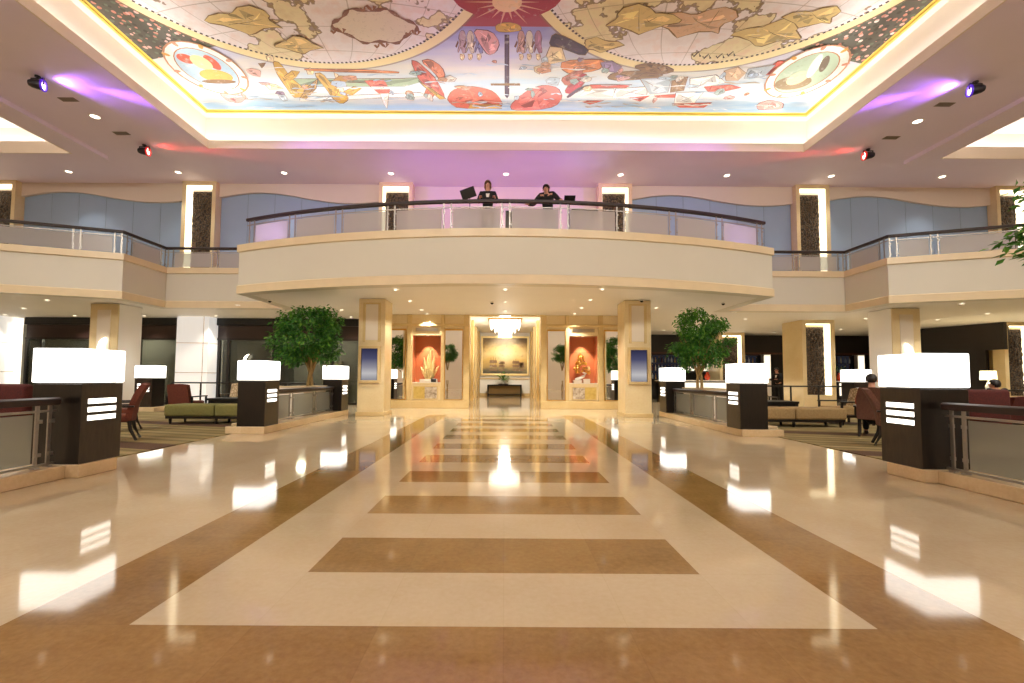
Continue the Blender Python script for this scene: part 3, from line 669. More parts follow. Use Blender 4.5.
mural = thing('ceiling_mural', 'large painted ceiling mural of two globe charts, figures and ships in the lit recess', 'mural', (0, 0, 9.8))
ZM = -.012
m = MB(); m.box(-9.75, 9.75, .9, 14.40, ZM, .03); m.build('painted_panel', 'chart', mural)
pc = {}
LAYER = dict(painted_figures=0, painted_medallions=.014, painted_sunburst=.012, painted_cartouche=.001, painted_coastlines=.0015)
def paint(name, shapes):
    cols = list(dict.fromkeys(c for c, _ in shapes)); m = MB()
    for i, (c, pts) in enumerate(shapes):
        f = m.quad([(x, y, ZM-.002-.012*i/len(shapes)-LAYER.get(name, 0)) for x, y in pts], cols.index(c))
    bmesh.ops.triangulate(m.bm, faces=m.bm.faces[:])
    for c in cols:
        if c not in pc:
            gg = N('paint_'+c[1:]); v = gg.obj(); f = gg.noise(v, 2.2, 5, .7); f2 = gg.noise(v, 9, 3, .7)
            base = lin(c); k = gg.ramp(gg.math('ADD', gg.math('MULTIPLY', f, .6), gg.math('MULTIPLY', f2, .4)), [(.3, c), (.55, c), (.75, '#d8cfc0')])
            dk = gg.mix(gg.math('MULTIPLY', gg.math('LESS_THAN', f2, .40), .14), k, '#6b4f42')
            pc[c] = gg.end(gg.bsdf(dk, .75))
    # painted faces must look down
    for f in m.bm.faces:
        if f.normal.z > 0: f.normal_flip()
    me = bpy.data.meshes.new(name); m.bm.normal_update(); m.bm.to_mesh(me); m.bm.free()
    for c in cols: me.materials.append(pc[c])
    o = bpy.data.objects.new(name, me); COL.objects.link(o); o.parent = mural; return o
def ell(cx, cy, a, b, n=28, t=0): return [(cx+a*math.cos(2*PI*k/n)*math.cos(t)-b*math.sin(2*PI*k/n)*math.sin(t), cy+a*math.cos(2*PI*k/n)*math.sin(t)+b*math.sin(2*PI*k/n)*math.cos(t)) for k in range(n)]
def smooth(p, n=2):
    for _ in range(n): p = [q for a, b in zip(p, p[1:]+p[:1]) for q in ((a[0]*.78+b[0]*.22, a[1]*.78+b[1]*.22), (a[0]*.22+b[0]*.78, a[1]*.22+b[1]*.78))]
    return p
def ribbon(c, pts, w):
    P = [Vector((*p, 0)) for p in pts]; A, B = [], []
    for i, p in enumerate(P):
        d = (P[min(i+1, len(P)-1)]-P[max(i-1, 0)]).normalized(); n = Vector((-d.y, d.x, 0))*w*(.6+.4*math.sin(i*1.7))
        A.append((p+n)[:2]); B.append((p-n)[:2])
    return [(c, [A[i], A[i+1], B[i+1], B[i]]) for i in range(len(P)-1)]
def tint(c, k, warm=0):
    v = [int(c[i:i+2], 16) for i in (1, 3, 5)]; v = [min(255, max(0, round(q*k+w)/8*8)) for q, w in zip(v, (warm, 0, -warm))]
    return '#%02x%02x%02x' % tuple(int(q) for q in v)
def painterly(c, p, n, ink, w):
    """a painted shape: base tone, lighter and darker brush patches inside it, a drawn outline and folds"""
    cx, cy = sum(q[0] for q in p)/len(p), sum(q[1] for q in p)/len(p); out = [(c, p)]
    for k in range(n):
        i = rnd.randrange(len(p)); a, b = p[i], p[(i+1+rnd.randrange(2)) % len(p)]; s0, s1, s2 = rnd.uniform(.15, .5), rnd.uniform(.6, .97), rnd.uniform(.5, .95)
        t = rnd.random(); m_ = (cx+(a[0]-cx)*s0*t, cy+(b[1]-cy)*s0*(1-t))
        out.append((tint(c, rnd.choice((.72, .84, 1.14, 1.22))), [m_, (cx+(a[0]-cx)*s1, cy+(a[1]-cy)*s1), (cx+((a[0]+b[0])/2-cx)*s2, cy+((a[1]+b[1])/2-cy)*s2), (cx+(b[0]-cx)*s2*.8, cy+(b[1]-cy)*s2*.8)]))
    out += ribbon(ink, p+p[:1], w)
    for k in range(max(1, n//3)):
        a, b = rnd.choice(p), rnd.choice(p); s0, s1 = rnd.uniform(.2, .8), rnd.uniform(.2, .8)
        u = (cx+(a[0]-cx)*s0, cy+(a[1]-cy)*s0); v = (cx+(b[0]-cx)*s1, cy+(b[1]-cy)*s1)
        if math.dist(u, v) > .05: out += ribbon(ink, [(u[0]+(v[0]-u[0])*t, u[1]+(v[1]-u[1])*t+.03*math.sin(t*PI)) for t in (0, .33, .66, 1)], .009)
    return out
INK = ('#6d4a3c', '#59403c', '#8a6440'); rnd = random.Random(12); fig = []
for i, (c, p) in enumerate(MURAL_SHAPES):
    xs_ = [q[0] for q in p]; ys2 = [q[1] for q in p]; big = (max(xs_)-min(xs_))*(max(ys2)-min(ys2))
    fig += painterly(c, p if len(p) <= 5 else smooth(p, 1), 10 if big > .5 else 6 if big > .12 else 3, INK[i % 3], .010 if big < .5 else .014)
# small brush motifs between the figures: clouds, wave crests, banners, distant folk
for k in range(150):
    x = rnd.uniform(-9.2, 9.2); y = rnd.uniform(11.6, 14.15)
    if math.hypot(abs(x)-4.76, y-7.42) < 5.15 or math.hypot((abs(x)-8.4)/1.05, (y-12.38)/1.2) < 1.02 or (abs(x) > 6.6 and y < 12.0): continue
    c = rnd.choice(('#c9b08a', '#b3bfc8', '#b98a6a', '#d2a296', '#93a29c', '#cfc6b8', '#a8b6c6', '#8d7a8e', '#c48a6a'))
    if y > 13.7 or rnd.random() < .4:
        w_ = rnd.uniform(.3, 1.1); fig += ribbon(rnd.choice(('#c3ced6', '#e6e2da', '#9fb4c4', '#b7a894')), [(x+w_*(q/6-.5), y+.03*math.sin(q*1.3+k)) for q in range(7)], rnd.uniform(.015, .04))
    else:
        n_ = rnd.randint(5, 8); a0 = rnd.uniform(0, 6); sx_, sy_ = rnd.uniform(.08, .3), rnd.uniform(.08, .26)
        fig += painterly(c, [(x+sx_*rnd.uniform(.5, 1)*math.cos(a0+2*PI*q/n_), y+sy_*rnd.uniform(.5, 1)*math.sin(a0+2*PI*q/n_)) for q in range(n_)], 3, rnd.choice(INK), .008)
paint('painted_figures', fig)
rnd = random.Random(4)
med = []
for sx in (-1, 1):
    cx = sx*8.4; cy = 12.38
    med += [('#b98562', ell(cx, cy, .98, 1.12)), ('#f1e9dc', ell(cx, cy, .93, 1.07)), ('#b0704a', ell(cx, cy, .74, .88)), ('#a9c0cc' if sx < 0 else '#a8b79a', ell(cx, cy, .71, .85))]
    if sx < 0: med += [('#c8553a', ell(cx-.3, cy-.45, .22, .2)), ('#c8553a', ell(cx+.32, cy-.3, .16, .3)), ('#e2c48c', ell(cx+.02, cy-.3, .25, .3)), ('#cda24c', ell(cx+.08, cy+.25, .45, .28)), ('#7d5a36', ell(cx, cy+.5, .5, .1))]
    else: med += [('#8a7350', ell(cx-.1, cy+.4, .5, .32)), ('#e2cf9c', ell(cx-.1, cy+.2, .26, .3)), ('#f0e6d0', ell(cx+.05, cy-.3, .12, .5, t=-.3)), ('#6d5a46', ell(cx+.25, cy-.4, .1, .35, t=-.4))]
    for k in range(9):
        a = k/9*2*PI+.3; med.append(('#d9a24c' if k % 2 else '#c98a6a', ell(cx+.9*math.cos(a), cy+1.03*math.sin(a), .1, .06, 8, a)))
paint('painted_medallions', med)
# sunburst over the meeting of the globes
sun = [('#a83b46', ell(0, 9.8, 1.25, .72))]
for k in range(18):
    a = 2*PI*k/18; sun.append(('#e0a88a', [(.32*math.cos(a-.1), 10.0+.26*math.sin(a-.1)), ((1.0 if k % 2 else .75)*math.cos(a), 10.0+(.75 if k % 2 else .55)*math.sin(a)), (.32*math.cos(a+.1), 10.0+.26*math.sin(a+.1))]))
sun.append(('#f0c898', ell(0, 10, .34, .28)))
paint('painted_sunburst', sun)
# cartouche in the left globe, coast outlines and squiggles in the right one
cart = []
pts = [(-3.25+.95*math.cos(t)*(1+.10*math.cos(4*t)), 10.78+.55*math.sin(t)*(1+.12*math.cos(6*t))) for t in [2*PI*k/48 for k in range(49)]]
cart += [('#e3d2bc', pts[:-1])] + ribbon('#8d6250', pts, .06)
for x, y in ((-4.2, 10.9), (-2.35, 10.95), (-3.25, 10.2), (-3.25, 11.38)): cart += ribbon('#9a6a50', [(x-.18+.36*k/8, y+.08*math.sin(k*1.3)) for k in range(9)], .05)
paint('painted_cartouche', cart)
sq = []
for cx, cy, n, s in ((2.4, 11.35, 14, .5), (4.6, 10.6, 22, .9), (6.6, 10.9, 20, .8), (7.3, 10.4, 16, .6), (3.2, 10.5, 18, .8), (-6.3, 10.6, 20, .8), (-5.4, 11.4, 16, .55)):
    ph = rnd.random()*6
    p = [(cx+s*math.cos(t)*(1+.3*math.sin(3*t+ph)), cy+s*.45*math.sin(t)*(1+.35*math.cos(4*t+ph))) for t in [2*PI*k/n for k in range(n+1)]]
    sq += painterly('#dcc080' if rnd.random() < .6 else '#dcb490', p[:-1], 9, '#86683f', .02)
for cx, cy in ((5.05, 11.65), (5.35, 11.72), (5.7, 11.7), (5.95, 11.62)):
    sq += ribbon('#3c3033', [(cx-.12+.06*k, cy+.1*math.sin(k*2.1)) for k in range(5)], .03)
paint('painted_coastlines', sq)
# gilt moulding round the painting
m = MB()
for a in ((-9.8, 9.8, 14.38, 14.45), (-9.8, 9.8, .84, .9), (-9.8, -9.73, .9, 14.38), (9.73, 9.8, .9, 14.38)): m.box(*a, -.05, .02)
m.build('border_moulding', plain('yellow_gilt', '#ecd267', .4), mural)

# ------------------------------------------------------------------ LIGHTS IN THE CEILINGS
def light(kind, name, loc, energy, col, aim=None, **kw):
    d = bpy.data.lights.new(name, kind); d.energy = energy; d.color = col
    for k, v in kw.items(): setattr(d, k, v)
    o = bpy.data.objects.new(name, d); COL.objects.link(o); o.location = loc
    if aim is not None: o.rotation_euler = (Vector(aim)-Vector(loc)).to_track_quat('-Z', 'Y').to_euler()
    return o
WARM = (1, .96, .85); WHITE = (1, .98, .96)
def cove_lights(h, e, z=HC+.16, lean=.55, spread=180):
    x0, x1, y0, y1 = h; w = .16; cx, cy = (x0+x1)/2, (y0+y1)/2
    for lx, ly, axis, ln in ((cx, y1+w, Vector((1, 0, 0)), x1-x0), (cx, y0-w, Vector((1, 0, 0)), x1-x0), (x0-w, cy, Vector((0, 1, 0)), y1-y0), (x1+w, cy, Vector((0, 1, 0)), y1-y0)):
        d = Vector((cx-lx, cy-ly, 0)).normalized()*lean+Vector((0, 0, 1)); zz = -d.normalized(); yy_ = zz.cross(axis)
        o = light('AREA', 'cove_or_fill_tube', (lx, ly, z), e*ln, WHITE, shape='RECTANGLE', size=ln, size_y=.1, spread=math.radians(spread))
        R = Matrix((axis, yy_, zz)).transposed(); o.rotation_euler = R.to_euler()
cove_lights(MAIN, E_COVE, lean=.3); cove_lights(MAIN, E_MURAL_FILL, HC+.22, 3.0, 60); cove_lights(SL, E_SIDE); cove_lights(SR, E_SIDE)  # second main set is added to brighten the middle of the mural

def downlight(x, y, z, label, group, r=.085, e=0, ang=80, col=WARM):
    t = thing('recessed_downlight', label, 'ceiling light', (x, y, z), 0, group)
    m = MB(); m.lathe([(r, .0), (r+.035, 0), (r+.035, -.012), (r+.005, -.018), (r, 0)], 20); m.build('trim_ring', 'white_paint', t, True)
    m = MB(); m.lathe([(0, -.004), (r, -.004), (r, .0), (0, .0)], 20); m.build('lens', 'lens', t)
    if e: light('SPOT', 'downlight_or_fill_beam', (x, y, z-.04), e, col, (x, y, 0), spot_size=math.radians(ang), spot_blend=.6, shadow_soft_size=.05)
for i, x in enumerate((-20, -15.96, -11.97, -8.1, -4.2, 0, 4.18, 8.06, 11.87, 15.92, 20)):
    downlight(x, 16.26, HC, '%s recessed downlight from the left in the upper ceiling row before the gallery wall' % ORD[i].capitalize(), 'downlights of the upper ceiling', .095, E_UP, 100)
for sx, s in ((-1, 'left'), (1, 'right')):
    downlight(sx*11.8, 12.7, HC, 'recessed downlight between the two %s stage spotlights beside the painted recess' % s, 'downlights of the upper ceiling', .11, E_UP, 110)
    for yv, w in ((11.9, 'violet'), (13.6, 'red')):
        t = thing('ceiling_vent', 'dark slot vent in the upper ceiling next to the %s %s spotlight' % (s, w), 'vent', (sx*11.8, yv, HC))
        m = MB(); m.box(-.22, .22, -.09, .09, -.012, 0); m.build('vent_frame', 'vent', t, bevel=.004)
        m = MB()
        for k in range(5): m.box(-.19, .19, -.07+.032*k, -.058+.032*k, -.02, -.011)
        m.build('slat', 'vent', t)
# unseen spots added overhead and behind the viewer to brighten the hall
for x in (-20, -16, -12, -8, -4, 0, 4, 8, 12, 16, 20):
    light('SPOT', 'downlight_or_fill_beam', (x, -5.8, HC-.04), E_FRONT_FILL*.9, WARM, (x, -4, 0), spot_size=math.radians(140), spot_blend=.7, shadow_soft_size=.1)
    light('SPOT', 'front_fill_spot', (x, -1.0, HC-.1), E_FRONT_FILL*1.35, WARM, (x*.9, 12.6, 5.6), spot_size=math.radians(75), spot_blend=1, shadow_soft_size=.1)
for x in (-11.8, 11.8):
    for y in (8.7, 4.7, .7): light('SPOT', 'downlight_or_fill_beam', (x, y, HC-.04), E_FRONT_FILL*1.25, WARM, (x, y, 0), spot_size=math.radians(140), spot_blend=.7, shadow_soft_size=.1)
low = [(-3.0, 12.33), (-3.0, 14.2), (-2.98, 16.15), (-2.96, 18.0-.9), (-5.88, 16.25), (2.6, 12.1), (2.6, 13.8), (2.6, 15.4), (2.6, 16.9), (5.1, 15.3), (0, 12.2), (0, 14.25), (0, 16.2),
       (-17.38, 16.33), (-20.0, 18.1), (-17.4, 18.3), (-14.65, 14.45), (-14.53, 18.2), (-11.57, 18.1), (-8.6, 18.2), (-9, 15.2), (-6.2, 18.2), (9.9, 20.2), (9.6, 18.1), (6.4, 20.0), (7.9, 22.6), (10.6, 22.6), (13.2, 15.5), (14.25, 14.1), (17.28, 16.2), (17.2, 18.0), (14.1, 17.7), (8.2, 16.2), (16, 21.6), (13.9, 23.4), (20.3, 17.3)]
for i, (x, y) in enumerate(sorted(low)):
    side = 'left lounge' if x < -6.1 else 'right lounge' if x > 5.6 else 'balcony'
    row = 'near' if y < 14.3 else 'middle' if y < 17 else 'far'
    k = sum(1 for a in sorted(low)[:i] if ('left lounge' if a[0] < -6.1 else 'right lounge' if a[0] > 5.6 else 'balcony') == side)
    downlight(x, y, SO, '%s small downlight from the left in the lower ceiling %s %s' % (ORD[k].capitalize(), 'under' if side == 'balcony' else 'over', 'the '+side), 'downlights of the lower ceiling', .05, E_LOW, 100)
for i, (x, y) in enumerate(((-7.4, 14.2), (4.15, 13.75), (6.85, 14.2), (-.42, 14.3))):
    t = thing('dome_camera', ['small dark dome camera under the left tip of the balcony', 'small dark dome camera over the right screen column', 'small dark dome camera under the right tip of the balcony', 'small dark dome camera at the middle of the balcony soffit'][i], 'camera', (x, y, SO))
    m = MB(); m.lathe([(0, 0), (.075, 0), (.075, -.02), (.06, -.03), (0, -.03)], 16); m.build('mount_plate', 'white_paint', t, True)
    m = MB(); m.ball((0, 0, -.03), .052); m.build('dome', 'black', t, True)

def stage_spot(x, y, kind, label, aim):
    t = thing('stage_spotlight', label, 'spotlight', (x, y, HC-0.001))
    d = (Vector(aim)-Vector((x, y, HC-.2))).normalized(); q = d.to_track_quat('-Z', 'Y').to_euler()
    m = MB(); m.lathe([(0, 0), (.06, 0), (.06, -.03), (.02, -.03), (.02, -.06), (0, -.06)], 12); m.build('ceiling_mount', 'spot_body', t, True)
    m = MB(); m.box(-.15, .15, -.02, .02, -.07, -.05); m.box(-.16, -.14, -.02, .02, -.22, -.05); m.box(.14, .16, -.02, .02, -.22, -.05); m.build('yoke', 'spot_body', t, bevel=.004)
    m = MB(); m.lathe([(0, .16), (.07, .16), (.10, .10), (.12, -.05), (.13, -.12), (.11, -.12), (.10, -.02), (0, 0)], 18); h = m.build('lamp_housing', 'spot_body', t, True, loc=(0, 0, -.21), rot=q)
    m = MB(); m.lathe([(0, -.105), (.105, -.105), (.105, -.10), (0, -.10)], 18); m.build('lens', kind+'_lens', h)
    m = MB(); m.lathe([(.105, -.10), (.145, -.10), (.145, -.14), (.11, -.14), (.105, -.10)], 18); m.build('filter_ring', kind+'_ring', h, True)
    return Vector((x, y, HC-.21))+d*.2
V1 = (.40, .14, 1.0); RD = (1, .06, .05)
for sx, s in ((-1, 'left'), (1, 'right')):
    p = stage_spot(sx*11.65, 10.95, 'violet', 'violet stage spotlight hanging under the upper ceiling on the %s, nearer of two' % s, (sx*-2, 16.2, 7.9))
    light('SPOT', 'violet_beam', p, E_VIO, V1, (sx*-1, 17.4, 7.6), spot_size=math.radians(34), spot_blend=.8, shadow_soft_size=.06)
    light('SPOT', 'violet_spill', p, E_VIO*.09, V1, (sx*10.2, 11.7, 8.62), spot_size=math.radians(100), spot_blend=.9, shadow_soft_size=.06)
    p = stage_spot(sx*11.65, 14.3, 'red', 'red stage spotlight under the upper ceiling on the %s, beyond the violet one' % s, (sx*-1, 16.5, 7.8))
    light('SPOT', 'red_beam', p, E_RED, RD, (sx*-1, 16.6, 7.9), spot_size=math.radians(30), spot_blend=.8, shadow_soft_size=.06)
    light('SPOT', 'red_spill', p, E_RED*.08, RD, (sx*10.7, 14.45, 8.62), spot_size=math.radians(60), spot_blend=.9, shadow_soft_size=.06)

# unseen uplights added behind the parapet for the violet glow on ceiling and mural
light('SPOT', 'added_uplight', (-.4, 13.4, UF+.1), E_UPLIGHT*1.3, V1, (-.9, 10.6, 9.8), spot_size=math.radians(55), spot_blend=1, shadow_soft_size=.08)
for x, y, e, c, aim in ((-2.4, 14.2, E_UPLIGHT, V1, (-2.6, 15.8, 8.6)), (1.0, 14.2, E_UPLIGHT, V1, (1.0, 15.9, 8.6)), (2.6, 13.6, E_UPLIGHT*.55, (.45, .5, 1), (2.75, 14.85, 8.6)), (-5.9, 13.9, E_UPLIGHT*1.1, (.6, .4, 1), (-7.1, 12.7, 5.35)), (5.9, 13.9, E_UPLIGHT*.7, (.6, .4, 1), (7.1, 12.7, 5.35))):
    light('SPOT', 'added_uplight', (x, y, UF+.1), e, c, aim, spot_size=math.radians(80 if e == E_UPLIGHT else 40 if aim[2] > 8 else 85), spot_blend=1, shadow_soft_size=.08)

# ------------------------------------------------------------------ RAILINGS
def plen(path):
    L = [0]
    for a, b in zip(path, path[1:]): L.append(L[-1]+math.dist(a, b))
    return L
def pat(path, L, s):
    s = max(0, min(L[-1], s))
    for i in range(len(path)-1):
        if s <= L[i+1]+1e-9:
            t = (s-L[i])/max(1e-9, L[i+1]-L[i]); a, b = path[i], path[i+1]
            return (a[0]+(b[0]-a[0])*t, a[1]+(b[1]-a[1])*t), ((b[0]-a[0])/(L[i+1]-L[i]), (b[1]-a[1])/(L[i+1]-L[i]))
def railing(name, label, path, z0, posts, hgt, glass_top, mat_glass, off=.09, panel_split=None):
    """posts: distances along the path where a pair of flat steel posts stands"""
    root = thing(name, label, 'railing', (path[0][0], path[0][1], z0)); ox, oy = path[0]
    loc = lambda p: (p[0]-ox, p[1]-oy)
    L = plen(path); P = [loc(p) for p in path]
    m = MB(); m.sweep(P, [(-.06, hgt), (-.055, hgt-.07), (.055, hgt-.07), (.06, hgt), (.035, hgt+.015), (-.035, hgt+.015)]); m.build('handrail', 'rail_wood', root, bevel=.006)
    pr = []
    for s in posts: pr += [s-off, s+off]
    pr = [s for s in pr if 0 <= s <= L[-1]]
    for s in pr:
        (x, y), (dx, dy) = pat(path, L, s); x -= ox; y -= oy; a = math.atan2(dy, dx)
        m = MB(); m.box(x-.02, x+.02, y-.008, y+.008, 0, hgt-.065, rot=(0, 0, a), about=(x, y, 0))
        m.box(x-.03, x+.03, y-.03, y+.03, 0, .015, rot=(0, 0, a), about=(x, y, 0))
        for zz in (.15, glass_top-.1): m.box(x-.012, x+.045, y-.022, y-.006, zz-.02, zz+.02, rot=(0, 0, a), about=(x, y, 0))
        m.build('post', 'steel', root)
    def sub(s0, s1):
        pts = [pat(path, L, s0)[0]] + [path[i] for i in range(len(path)) if s0+.02 < L[i] < s1-.02] + [pat(path, L, s1)[0]]
        return [loc(p) for p in pts]
    ends = [0] + pr + [L[-1]]
    for s0, s1 in zip(ends, ends[1:]):
        if s1-s0 < 3*off: continue
        q = sub(s0+.05, s1-.05)
        m = MB(); m.sweep(q, [(-.006, .06), (.006, .06), (.006, glass_top-.02), (-.006, glass_top-.02)]); m.build('glass_panel', mat_glass, root)
    m = MB(); m.sweep(P, [(-.012, glass_top), (.012, glass_top), (.012, glass_top+.025), (-.012, glass_top+.025)])
    m.sweep(P, [(-.015, .02), (.015, .02), (.015, .045), (-.015, .045)]); m.build('glass_rail', 'steel', root)
    return root
bp = arc(60, -.14, .985); Lb = plen(bp)[-1]
railing('balcony_railing', 'curved dark-topped glass railing round the front of the central balcony', bp, RIM, [.2+(Lb-.4)*k/10 for k in range(11)], .80, .60, 'frost', .1)
gp = [(-24, 9.78), (-12.14, 14.24), (-12.14, 16.09), (-7.9, 16.09)]
Lg = plen(gp)
gpost = [Lg[1]-1.15-2.0*k for k in range(6)] + [Lg[1]-.12, Lg[1]+.25, Lg[2]-.15, Lg[2]+.16, Lg[2]+1.75, Lg[2]+3.3]
railing('gallery_railing', 'dark-topped glass railing along the stepped gallery edge left of the balcony', gp, RIM, gpost, .76, .58, 'frost', .09)
gq = [(-x, y) for x, y in gp[::-1]]; T = Lg[-1]
railing('gallery_railing', 'dark-topped glass railing along the stepped gallery edge right of the balcony', gq, RIM, sorted(T-s for s in gpost), .76, .58, 'frost', .09)
for sx, s in ((-1, 'left'), (1, 'right')):
    RX = .09 if sx > 0 else 0
    p = [(sx*5.2-RX, -2.5), (sx*5.2-RX, 5.30)]
    railing('lounge_railing', 'low glass railing with wooden top running up to the near %s lamp pedestal' % s, p, .15, [.5, 2.4, 4.3, 5.95, 7.66], .77, .62, 'frost_low', .07)
    p = [(sx*5.2-RX, 10.02), (sx*5.2-RX, 13.78)]
    railing('lounge_railing', 'low glass railing before the tree planter between the two far %s lamp pedestals' % s, p, .15, [.12, 1.1, 2.45, 3.65], .72, .62, 'frost_low', .07)
# ------------------------------------------------------------------ PEDESTAL LAMPS
def pedestal_lamp(label, loc, rz=0, slit_side=1, z0=.15):
    """dark veneer pedestal with three lit slits on one face and a white lit box on top; origin at the middle of its foot"""
    t = thing('pedestal_lamp', label, 'lamp', loc, rz)
    m = MB(); h = .285
    m.box(-h, h, -h, h, 0, .94); m.build('pedestal', 'dark_wood', t, bevel=.006)
    x = slit_side*(h+.006)
    m = MB(); a, b = sorted((slit_side*h, x)); sl = [(.50, .56), (.60, .66), (.70, .76)]
    ys_ = (-.2, .2); zc = [0] + [v for p in sl for v in p] + [.94]
    m.box(a, b, -h, ys_[0], 0, .94); m.box(a, b, ys_[1], h, 0, .94)
    for i in range(0, len(zc), 2): m.box(a, b, ys_[0], ys_[1], zc[i], zc[i+1])
    vf = m.build('veneer_face', 'face_wood', t)
    for p in sl:
        m = MB(); m.box(a, a+(b-a)*.5 if slit_side > 0 else b, ys_[0], ys_[1], *p) if slit_side > 0 else m.box(b-(b-a)*.5, b, ys_[0], ys_[1], *p)
        m.build('lit_slit', 'slit', vf)
    m = MB(); m.rbox(-.3, .3, -.3, .3, .955, 1.36, .012, 2); m.build('lamp_shade', 'lamp', t)
    m = MB(); m.box(-.24, .24, -.24, .24, .94, .956); m.build('shade_base', 'steel_dark', t)
    return t
for sx, s in ((-1, 'left'), (1, 'right')):
    RX = .09 if sx > 0 else 0
    pedestal_lamp('dark pedestal lamp with white lit box, nearest of the %s row at the railing end' % s, (sx*5.27-RX, 5.66, .15), 0, -sx)
    pedestal_lamp('dark pedestal lamp with white lit box, middle of the %s row before the planter' % s, (sx*5.24-RX, 9.72, .15), 0, -sx)
    pedestal_lamp('dark pedestal lamp with white lit box, farthest of the %s row near the marble column' % s, (sx*5.22-RX*.6, 14.08, .15), 0, -sx)
pedestal_lamp('dark pedestal lamp with white lit box deep in the left lounge beside the rust chairs', (-11.86, 15.25, .15), -PI/2, 1)
pedestal_lamp('dark pedestal lamp with white lit box deep in the right lounge behind the seated person', (11.75, 15.25, .15), -PI/2, 1)

def sconce(label, x, y, z, lean):
    t = thing('flame_sconce', label, 'wall light', (x, y, z))
    m = MB(); m.rbox(-.05, .05, -.02, .0, -.14, .0, .01); m.box(-.02, .02, -.08, -.015, -.1, -.07); m.build('wall_bracket', 'gold', t)
    m = MB(); m.tube([(0, -.1, -.12), (0, -.1, -.02), (0, -.1, .08), (lean*.03, -.1, .2), (lean*.10, -.1, .3), (lean*.19, -.1, .36)], [.03, .055, .06, .052, .03, .006], 12); m.build('glass_flame', 'flame', t, True)
sconce('white flame-shaped wall light on the marble column behind the near left lamp', -13.33, 15.03, 2.06, 1)
sconce('white flame-shaped wall light on the marble column behind the near right lamp', 13.36, 15.03, 2.02, -1)
sconce('white flame-shaped wall light on the window mullion above the middle left lamp', -10.75, 18.86, 1.72, 1)

# ------------------------------------------------------------------ INDOOR TREES
def tree_mesh(seed, n=5600):
    """a round crown of radius about one, built from leafy sprays that hang a little at the rim"""
    rnd = random.Random(seed); m = MB()
    sprays = []
    for k in range(62):
        z = rnd.uniform(-.85, .9); a = rnd.uniform(0, 2*PI); q = math.sqrt(1-z*z)*rnd.uniform(.45, .86)
        sprays.append((Vector((q*math.cos(a), q*math.sin(a), z*.84)), rnd.uniform(.2, .34)))
    for k in range(n):
        c, rr = sprays[k % len(sprays)]
        d0 = Vector((rnd.gauss(0, 1), rnd.gauss(0, 1), rnd.gauss(0, 1))).normalized()*rr*rnd.uniform(.2, 1)**.6
        p = c + Vector((d0.x, d0.y, d0.z*.75))
        if p.z < -.45 and rnd.random() < .45: p.z += rnd.uniform(.1, .5)
        d = (Vector((p.x, p.y, 0))*.7+Vector((rnd.gauss(0, .7), rnd.gauss(0, .7), -.6+rnd.gauss(0, .5)))).normalized(); s = d.cross(Vector((rnd.gauss(0, .4), rnd.gauss(0, .4), 1))).normalized()
        L = rnd.uniform(.085, .14); w = L*.24; u = s.cross(d)*L*.12
        v = [m.bm.verts.new(x) for x in (p, p+d*L*.45+s*w+u, p+d*L, p+d*L*.45-s*w+u)]
        m.bm.faces.new([v[0], v[1], v[2]]); m.bm.faces.new([v[0], v[2], v[3]])
    me = bpy.data.meshes.new('foliage'); m.bm.to_mesh(me); m.bm.free(); me.materials.append(M['leaf']); return me
LEAF = tree_mesh(11); LEAF_B = tree_mesh(29)
def tree(label, x, y, z0=.93, trunk=.52, size=(1, 1), rz=0, leaf=None):
    t = thing('fig_tree', label, 'tree', (x, y, z0), rz)
    o = bpy.data.objects.new('foliage', leaf or LEAF); COL.objects.link(o); o.parent = t; o.location = (0, 0, trunk+.9*size[1]); o.scale = (size[0], size[0], size[1])
    m = MB()
    for ph in (0, PI):
        m.tube([(.055*math.cos(ph+z*3.2), .055*math.sin(ph+z*3.2), z) for z in [k*.12-.05 for k in range(9)]], [.043-.0015*k for k in range(9)], 8)
    m.build('trunk', 'trunk', t, True)
    rnd = random.Random(5)
    for k in range(7):
        a = k*2*PI/7+.3; r_ = rnd.uniform(.35, .6); h = rnd.uniform(.6, 1.0)
        m = MB(); m.tube([(.03*math.cos(a), .03*math.sin(a), trunk*.75+.02*k), (r_*.45*math.cos(a), r_*.45*math.sin(a), trunk+h*.45), (r_*math.cos(a+.2), r_*math.sin(a+.2), trunk+h)], [.035, .024, .01], 7); m.build('branch', 'trunk', t, True)
    return t
def planter(label, x, y, w, l, h):
    t = thing('planter', label, 'planter', (x, y, .15)); m = MB(); a, b = w/2, l/2
    for q in ((-a, a, -b, -b+.06), (-a, a, b-.06, b), (-a, -a+.06, -b+.06, b-.06), (a-.06, a, -b+.06, b-.06)): m.box(q[0], q[1], q[2], q[3], 0, h)
    m.box(-a+.05, a-.05, -b+.05, b-.05, 0, .05)
    m.build('box', 'white_paint', t, bevel=.01)
    m = MB()
    for q in ((-a-.03, a+.03, -b-.03, -b+.07), (-a-.03, a+.03, b-.07, b+.03), (-a-.03, -a+.07, -b+.07, b-.07), (a-.07, a+.03, -b+.07, b-.07)): m.box(q[0], q[1], q[2], q[3], h, h+.03)
    m.build('rim', 'stone_base', t, bevel=.006)
    m = MB(); m.box(-a+.06, a-.06, -b+.06, b-.06, .3, h-.05); m.build('soil', 'soil', t)
for sx, s in ((-1, 'left'), (1, 'right')):
    planter('pale stone planter box holding the tree by the far %s lamp pedestal' % s, sx*5.64, 12.75, .7, 1.5, .74)
    tree('round-crowned fig tree with twisted double trunk by the far %s lamp pedestal' % s, sx*5.45, 12.75, .84, .55, ((1.1, .97) if sx < 0 else (.9, .97)), rz=(.4 if sx < 0 else 2.1), leaf=(LEAF if sx < 0 else LEAF_B))
planter('pale stone planter box under the near tree at the right edge', 6.3, 4.4, .7, 1.5, .74)
